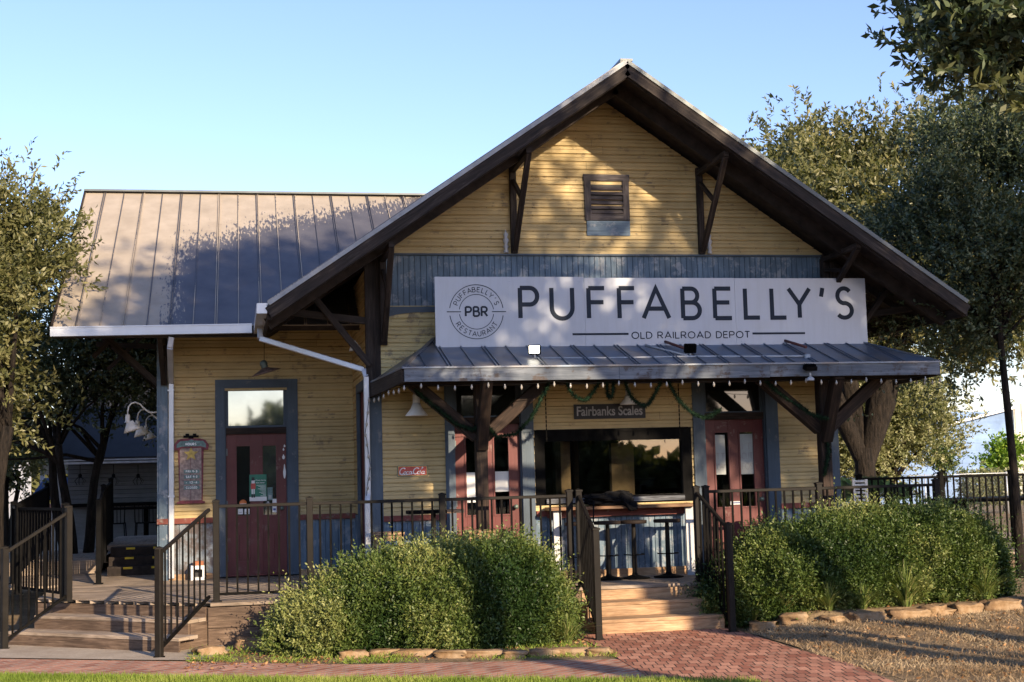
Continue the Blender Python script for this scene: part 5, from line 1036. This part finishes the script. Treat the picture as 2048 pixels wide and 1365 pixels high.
for i, (p0, py, p1, lb) in enumerate(SP):
    a = PZ(p0, py, .0); b = PZ(p1, py-(4 if i > 1 else 0), .0); stone((a.x+b.x)/2, float(np.interp((a.x+b.x)/2, SX, SYL))+.02, (b-a).length*1.02, .2, (.10, .13, .085, .12, .115, .14, .09, .13, .14)[i], math.atan2(b.y-a.y, b.x-a.x), lb, i)
rng = random.Random(4)
ex = ['small flat rubble piece lying before the right bed border']
for i in range(16):
    px_ = rng.uniform(1620, 2045); p = PZ(px_, rng.uniform(0, 14)+np.interp(px_, [1620, 1800, 2045], [1272, 1256, 1240]), -.02); stone(p.x, min(p.y, float(np.interp(p.x, SX, SYL))-.2-rng.random()*.25), rng.uniform(.07, .2), .1, .05, rng.uniform(-1, 1), 'small flat rubble piece lying before the right bed border', 30+i, grp='rubble before the right bed', name='rubble_stone')
for i, px_ in enumerate((705, 770, 830, 905, 965, 1030, 1090, 1140, 1200)):
    p = PZ(px_, 1316-rng.uniform(0, 5)-(5 if px_ > 1100 else 0), GZ); stone(p.x, p.y, rng.uniform(.22, .42), .16, .075, rng.uniform(-.45, .1), 'low tan stone edging the bed in front of the left hedge', 60+i, grp='stones edging the left bed', name='edging_stone')
stone(*PZ(520, 1296, GZ).xy, .55, .3, .12, .1, 'flat dark round stone left of the left hedge', 90, grp=None, name='flat_stone'); stone(*PZ(420, 1310, GZ).xy, .3, .2, .09, .3, 'small tan stone half buried at the end of the entry steps', 91, grp=None, name='flat_stone')

# ================================================================== vegetation
def bush(name, label, lobes, nspr, seed, top, leaf='bush_leaf', size=.038, width=.017, bumps=.22, group='clipped hedges before the porch'):
    rng = np.random.default_rng(seed); c0 = lobes[0][0]; root = empty(name, (c0[0], c0[1], GZ), label, 'bush', group); tot = sum(b*c+a*c+a*b for _, (a, b, c) in lobes); Vs = []; ts = []
    core = MB(); Cs = np.array([c for c, _ in lobes]); Rs = np.array([r for _, r in lobes])
    def sdf(P):
        q = (P[:, None]-Cs[None])/Rs[None]; l = np.linalg.norm(q, axis=2)+1e-6; e = np.exp(-5*(l-1)); g = (e[:, :, None]*q/(l[:, :, None]*Rs[None])).sum(1)/e.sum(1)[:, None]; return -np.log(e.sum(1))/5, g
    def surf(P):
        for _ in range(5): f, g = sdf(P); P = P-g*(f/((g*g).sum(1)+1e-6))[:, None]*.8
        return P, unit(sdf(P)[1])
    PP = []
    for (c, (a, b, h)) in lobes: n = int(nspr*1.6*(b*h+a*h+a*b)/tot); d = unit(rng.normal(size=(n, 3))); PP.append(np.array(c)+d*np.array([a, b, h]))
    P, nr = surf(np.concatenate(PP)); l = np.linalg.norm((P[:, None]-Cs[None])/Rs[None], axis=2); k_ = (nr[:, 2] > -.35) & (P[:, 2] > GZ) & (l.min(1) > .97); P = P[k_]; nr = nr[k_]; n = len(P)
    lum = np.array([.9*mn.noise(Vector(p*1.5)+Vector((seed, 0, 0)))+.8*mn.noise(Vector(p*3.6))+.5*mn.noise(Vector(p*8)) for p in P])
    e_ = np.maximum(P[:, 2]-(top-.10), 0); P[:, 2] = np.where(e_ > 0, top-.10+.10*np.tanh(e_/.28), P[:, 2])+0*e_; nr = unit(nr+np.column_stack([0*e_, 0*e_, np.minimum(e_*4, 1.5)]))
    P = P+nr*((bumps*lum-.08*rng.random(n)**2)*.62)[:, None]; P[:, 2] = np.maximum(P[:, 2], GZ+.02)
    cd_ = np.array([mn.noise_vector(Vector(p*4.)) for p in P]); D = unit(nr*.7+cd_*1.1+rng.normal(size=(n, 3))*.35+np.array([0, -.1, .55])); L = .06+.09*rng.random(n)+.16*(rng.random(n) < .07)+.22*(rng.random(n) < .012)
    V, t = sprigs(P, D, L, 9, size, width, rng, .45); hue = np.array([mn.noise(Vector(p*1.3)+Vector((seed*3, 5, 0))) for p in P]); t = np.clip(t*.55+np.repeat(np.clip(lum, -.6, .6), 9)*.3+np.repeat(hue, 9)*.7+.15+.35*np.repeat(np.clip(nr[:, 2], 0, 1)**2, 9)*rng.random(n*9), 0, 1); Vs.append(V); ts.append(t)  # lighter tint on tops and bulges paints in the light on them
    for (c, (a, b, h)) in lobes:
        m_ = 20
        for i in range(m_):
            for j in range(m_//2):
                q = []
                for ii, jj in ((i, j), (i+1, j), (i+1, j+1), (i, j+1)):
                    th, ph = 2*math.pi*ii/m_, math.pi*jj/(m_/2); dd = Vector((math.sin(ph)*math.cos(th)*a, math.sin(ph)*math.sin(th)*b, math.cos(ph)*h)); dd *= .80+bumps*.7*mn.noise(dd*1.5+Vector((seed, 0, 0))); v_ = Vector(c)+dd; v_.z = min(v_.z, top-.12); q.append(v_)
                core.face([(p.x, p.y, max(p.z, GZ)) for p in q])
    link('foliage', quadmesh(name, np.concatenate(Vs), np.concatenate(ts)), leaf, root); core.build('inner_core', 'dark_core', root)  # added solid dark core, stops sight lines through the foliage
    # fallen orange leaves caught on top
    mb = MB(); q = random.Random(seed)
    for _ in range(16):
        c, (a, b, h) = lobes[q.randrange(len(lobes))]; t, u = q.uniform(-2.6, -.4), q.uniform(.0, .9); p = Vector((c[0]+a*math.cos(t)*math.cos(u)*1.0, c[1]+b*math.sin(t)*math.cos(u)*1.06, c[2]+h*math.sin(u)*1.04)); s_ = q.uniform(.012, .028); r_ = [Vector((q.uniform(-1, 1), q.uniform(-1, 1), q.uniform(-1, 1)))*s_ for _ in range(3)]; mb.face([p+r_[0], p+r_[1], p-r_[0]*.8, p+r_[2]])
    mb.build('fallen_leaves', 'leaf_litter', root)
bush('hedge_bush', 'wide rounded green hedge before the porch, left of the pine steps', [((.50, -2.25, .10), (1.22, .66, .78)), ((-.62, -2.2, .0), (.66, .56, .44)), ((1.08, -2.3, .10), (.50, .60, .74)), ((.75, -2.35, .05), (.85, .60, .76)), ((.0, -2.4, .0), (.85, .5, .60))], 34000, 11, .90)
bush('hedge_bush', 'green hedge right of the pine steps with strappy plants at its foot', [((4.95, -2.0, .25), (1.0, .50, .72)), ((5.65, -1.95, .35), (.85, .50, .82)), ((4.38, -2.05, .15), (.42, .40, .56)), ((5.2, -2.1, .2), (.85, .42, .6))], 26000, 12, 1.13)
bush('hedge_bush', 'shadowed green hedge at the right end of the bed, behind the first right hedge', [((6.3, -1.9, .35), (.8, .5, .86)), ((6.8, -1.75, .30), (.58, .5, .62)), ((6.98, -1.7, .15), (.46, .42, .50))], 18000, 13, 1.14)
bush('hedge_bush', 'low dark shrub growing through the right handrail of the pine steps', [((3.98, -1.75, .2), (.28, .42, .45))], 3500, 14, .7)
def clump(name, px_, py, h, n, seed, label, leaf='strap_leaf', wd=.020, spread=.75):
    rng = np.random.default_rng(seed); b = PZ(px_, py, GZ if px_ < 1450 else .1); b.y = b.y if px_ < 1450 else max(b.y, float(np.interp(b.x, SX, SYL))+.22); b.z = GZ if px_ < 1450 else ZR(b.x, b.y); n = int(n*2.2); Q = []
    for i in range(n):
        a = rng.uniform(0, 6.28); r_ = h*spread*rng.random(); L = h*(.6+.5*rng.random()); o = np.array([b.x, b.y, b.z])+np.array([math.cos(a), math.sin(a), 0])*r_*.15; w_ = wd*(.6+.6*rng.random()); sd = np.array([-math.sin(a), math.cos(a), 0]); pv = o; k0 = 1.
        for s_ in range(1, 5):
            f = s_/4; p = o+np.array([math.cos(a), math.sin(a), 0])*r_*1.5*f**1.8+np.array([0, 0, 1])*L*(f-.35*f**3*min(1, r_/(h*.5))); k1 = 1-f*.85; Q.append([pv-sd*w_*k0/2, pv+sd*w_*k0/2, p+sd*w_*k1/2, p-sd*w_*k1/2]); pv = p; k0 = k1
    V = np.array(Q).reshape(-1, 3); t = np.repeat(rng.random(n), 4)*.8+.1; tag(link(name, quadmesh(name, V, t), leaf, None, (b.x, b.y, b.z)), label, 'plant')
for a in ((1135, 1290, .33, 90, 1, 'strappy plant at the right foot of the left hedge'), (1700, 1232, .36, 130, 2, 'spreading strappy plant right of centre before the right hedge'), (1640, 1240, .42, 110, 3, 'strappy clump with dry stalks near the corner stone'), (1560, 1238, .42, 60, 4, 'sparse dry stalks at the left foot of the right hedge'), (1815, 1215, .50, 140, 5, 'tall strappy clump between the two right hedges'), (1975, 1205, .48, 90, 6, 'strappy clump under the rightmost hedge'), (1750, 1225, .34, 70, 7, 'pale yellow green strappy plant above the longest border stone'), (1905, 1212, .16, 30, 8, 'small low tuft before the shaded hedge')): clump('strap_plant', *a)
clump('strap_plant', 395, 1312, .10, 30, 9, 'little weed tuft by the lower handrail post of the entry steps')
def palm(px_, py, y, L, seed, label, n=16):
    rng = np.random.default_rng(seed); b = PY(px_, py, y); Q = []; o0 = np.array(b)
    for i in range(n):
        a = 6.28*i/n+rng.random()*.3; el = rng.uniform(.4, 1.25); dr = np.array([math.cos(a)*math.cos(el), math.sin(a)*math.cos(el), math.sin(el)]); sd = np.array([-math.sin(a), math.cos(a), 0]); upn = np.cross(dr, sd)
        for k_ in range(26):
            f = .15+.85*k_/26; p = o0+dr*L*f+np.array([0, 0, -.35*L*f*f]); l = L*.42*math.sin(math.pi*min(1, f+.1))**.6
            for s_ in (-1, 1): e = p+(sd*s_*.8+dr*.65)*l; w_ = .011; Q.append([p-dr*w_, p+dr*w_, e+dr*.002, e-dr*.002])
    V = np.array(Q).reshape(-1, 3); tag(link('sago_palm', quadmesh('sago', V, rng.random(len(Q))), 'palm_leaf', None, tuple(b)), label, 'palm')
palm(1745, 1005, 3.0, .62, 1, 'dark sago palm under the forked oak trunk'); palm(1690, 1010, 4.2, .7, 2, 'dark sago palm just right of the depot corner'); palm(1800, 1005, 3.6, .5, 3, 'small sago palm behind the black railing')

# trees of the right side
tree('oak_tree', (9.55, 6.6, GZ), 'large lit oak with a thick forked trunk behind the right end of the roof', [((10.6, 7.2, 6.0), (2.4, 2.2, 2.3)), ((8.6, 7.0, 5.6), (1.8, 1.8, 1.9)), ((12.8, 7.0, 6.2), (2.2, 2, 2.6)), ((11.6, 6.5, 4.7), (2.2, 1.6, 1.1)), ((9.9, 7.4, 7.2), (1.5, 1.3, 1.2)), ((7.9, 6.6, 5.4), (1.2, 1, 1.3))], 'oak_leaf', 115, 15000, 21, .115, .046, trunk_r=.27, trunk_h=2.1, lean=(.25, 0), sig=.46, fork=[((8.95, 6.6, 3.6), .15), ((10.5, 6.7, 4.2), .24), ((9.6, 7.2, 4.4), .15)])
tree('oak_tree', (8.7, -.2, GZ), 'slim dark tree at the right edge with its trunk before the black railing', [((8.75, .2, 5.4), (1.0, 1.0, 1.4)), ((8.2, .4, 4.6), (.8, .8, 1.2)), ((9.4, .3, 4.4), (1.1, .9, 1.3)), ((8.2, .6, 3.6), (.7, .6, .65)), ((9.5, .2, 6.3), (1.0, .9, .9))], 'shaded_leaf', 60, 7600, 22, .065, .03, trunk_r=.065, trunk_h=4.0, lean=(-.06, .1), sig=.33)
tree('pale_oak', (14.6, 15.5, GZ), 'pale hazy oak low on the right in front of the blue warehouse', [((13.6, 15.5, 3.0), (2.4, 1.6, 1.7)), ((11.8, 15.6, 2.4), (1.5, 1.2, 1.6)), ((14.9, 15.5, 3.2), (1.2, 1.0, .9))], 'pale_leaf', 90, 9500, 23, .09, .045, trunk_r=.2, trunk_h=1.4)
def off_tree(px_, py, y): p = PY(px_, py, y); return p
p = PY(2003, 905, 28); tree('young_tree', (p.x, 28, GZ), 'small bright yellow green tree before the blue warehouse wall', [((p.x+.1, 28, p.z-.1), (.45, .4, .6)), ((p.x-.35, 28, p.z-.35), (.3, .3, .35))], 'bright_leaf', 20, 420, 24, .13, .08, trunk_r=.06, sig=.18, sprL=.25, per=8)
p = PY(1885, 915, 24); tree('young_tree', (p.x, 24, GZ), 'small mid green bush tree left of the yellow green one', [((p.x, 24, p.z-.05), (.22, .25, .5))], 'bush_leaf', 14, 320, 25, .10, .055, trunk_r=.05, sig=.15, per=8)
p0 = PY(1925, 945, 27); p1 = PY(2035, 945, 27); mbv = []; rngh = np.random.default_rng(5); C = np.column_stack([rngh.uniform(p0.x, p1.x, 1500), rngh.uniform(26.5, 27.5, 1500), rngh.uniform(.2, p0.z, 1500)]); V, t = sprigs(C, unit(rngh.normal(size=(1500, 3))+np.array([0, 0, .6])), np.full(1500, .12), 8, .09, .05, rngh); tag(link('far_hedge', quadmesh('far_hedge', V, t), 'pale_leaf', None, (p0.x, 27, GZ)), 'low trimmed hedge below the yellow green tree', 'hedge')
rl = np.random.default_rng(19); nL = 2600; xy = np.concatenate([np.column_stack([rl.uniform(3.9, 9.5, 1900), rl.uniform(-7.5, -2.2, 1900)]), np.column_stack([rl.uniform(-2.2, 2.0, 700), rl.uniform(-3.6, -2.0, 700)])]); P = np.column_stack([xy, [ZR(a, b)+.02 for a, b in xy]]); D = unit(np.column_stack([rl.normal(size=(nL, 2)), rl.normal(size=nL)*.25])); V, t = leafmesh(P, D, .045, .022, rl, rl.random(nL)); leafmat('dead_leaf', (.10, .045, .02), (.26, .13, .055), (.45, .28, .14), .8, .1, .1)
tag(link('leaf_litter', quadmesh('leaf_litter', V, t), 'dead_leaf'), 'scattered brown fallen leaves on the dry ground and beds', 'fallen leaves', kind='stuff')
# big foreground tree whose branch hangs into the top right corner
NB = [((3.75, -8.9, 4.95), (.55, .5, .35)), ((3.35, -8.9, 4.75), (.32, .35, .28)), ((3.85, -8.7, 4.55), (.42, .4, .25))]
tree('near_oak', (8.6, -9.8, GZ), 'near tree beyond the right edge with leafy branch hanging in the top right corner', NB, 'shaded_leaf', 26, 1200, 31, .085, .034, trunk_r=.2, trunk_h=5.2, lean=(-1.2, .2), nlimb=5, sig=.17, sprL=.22)
p = PY(2035, 205, -9.5); tree('near_oak', (8.4, -11.6, GZ), 'near tree at the right showing one sunlit sprig below the corner branch', [((p.x+.12, -9.5, p.z), (.16, .15, .09))], 'oak_leaf', 4, 28, 32, .085, .034, trunk_r=.12, trunk_h=4.0, lean=(-.8, .4), nlimb=1, sig=.07, sprL=.15)
# left side
tree('live_oak', (-4.95, 1.5, GZ), 'large lit oak leaning over the left end of the roof with thick twisted stems', [((-5.45, 1.9, 5.0), (1.25, 1.0, 1.15)), ((-5.2, 1.5, 4.1), (1.0, .8, .95)), ((-4.72, 2.3, 5.3), (.5, .6, .45)), ((-6.1, 2.0, 4.0), (1.2, 1, 1.4)), ((-5.5, 2.0, 3.1), (1.0, .8, .6)), ((-4.2, 1.6, 4.75), (.12, .3, .3)), ((-5.1, 1.1, 3.2), (.5, .5, .35))], 'oak_leaf', 120, 9500, 41, .085, .034, trunk_r=.17, trunk_h=2.6, stems=2, lean=(-.1, .2), sig=.27)
tree('crape_myrtle', (-4.35, 7.3, GZ+.3), 'dark multi-stemmed tree before the white pavilion', [((-4.6, 8.2, 4.2), (1.9, 1.6, 1.3)), ((-3.2, 8.0, 3.9), (1.6, 1.4, 1.2)), ((-6.6, 8.6, 3.6), (1.6, 1.4, 1.6))], 'shaded_leaf', 110, 7500, 42, .08, .036, trunk_r=.13, trunk_h=2.2, stems=3, sig=.38)
tree('crape_myrtle', (-6.5, 13.5, GZ), 'thin stemmed tree with lit yellow leaves behind the left railing', [((-7.0, 13.5, 3.3), (1.8, 1.5, 1.5)), ((-8.6, 14, 3.0), (1.8, 1.4, 1.8))], 'pale_leaf', 80, 3600, 43, .09, .05, trunk_r=.09, trunk_h=2.0, stems=4, sig=.33)
# trees across the street, behind the viewer: their shadows dapple the depot and they show in the window glass
def shade(label, tgt, dist, rad, seed, nclump, nspr, size=.12):
    c = Vector(tgt)+SUN*dist; tree('street_tree', (c.x, c.y, GZ), label, [(tuple(c), rad)], 'oak_leaf', nclump, nspr, seed, size, size*.5, trunk_r=.22, trunk_h=c.z-rad[2]*.8, sig=.42, per=10, group='street trees behind the viewer')
shade('tall street tree behind the viewer that dapples the gable and sign', (2.6, 0, 4.6), 19, (4.3, 2.5, 1.9), 51, 85, 1500, .14)
shade('street tree behind the viewer that shades the wing roof and left door', (-1.4, 2.3, 3.25), 21, (2.4, 2.0, 1.75), 52, 90, 2500, .15)
shade('broad street tree behind the viewer that shades the right eave and porch', (6.3, 0, 3.2), 20, (2.9, 2.4, 2.3), 53, 110, 3600, .15)
# woods across the street: seen mirrored in the window panes
rngf = np.random.default_rng(77); nW = 26000; ang = rngf.uniform(-1.9, 1.9, nW); rad = rngf.uniform(58, 66, nW); hx = 4.5+2.2*np.sin(ang*9)+1.3*np.sin(ang*23+1); C = np.column_stack([np.sin(ang)*rad, -17-np.cos(ang)*rad, GZ+rngf.random(nW)*hx]); V, t = sprigs(C, unit(rngf.normal(size=(nW, 3))), np.full(nW, .8), 4, 1.1, .7, rngf)
tag(link('distant_woods', quadmesh('distant_woods', V, t), 'oak_leaf', None, (0, -75, GZ)), 'dark line of woods across the street, mirrored in the depot windows', 'woods', kind='stuff')
nW = 16000; xx = rngf.uniform(-90, 130, nW); C = np.column_stack([xx, rngf.uniform(84, 90, nW), GZ+rngf.random(nW)*(3.4+1.2*np.sin(xx*.21)+.7*np.sin(xx*.8))]); V, t = sprigs(C, unit(rngf.normal(size=(nW, 3))), np.full(nW, .8), 4, 1.1, .7, rngf)
tag(link('distant_woods', quadmesh('distant_woods', V, t), 'oak_leaf', None, (0, 87, GZ)), 'low line of woods on the horizon behind the depot', 'woods', kind='stuff')
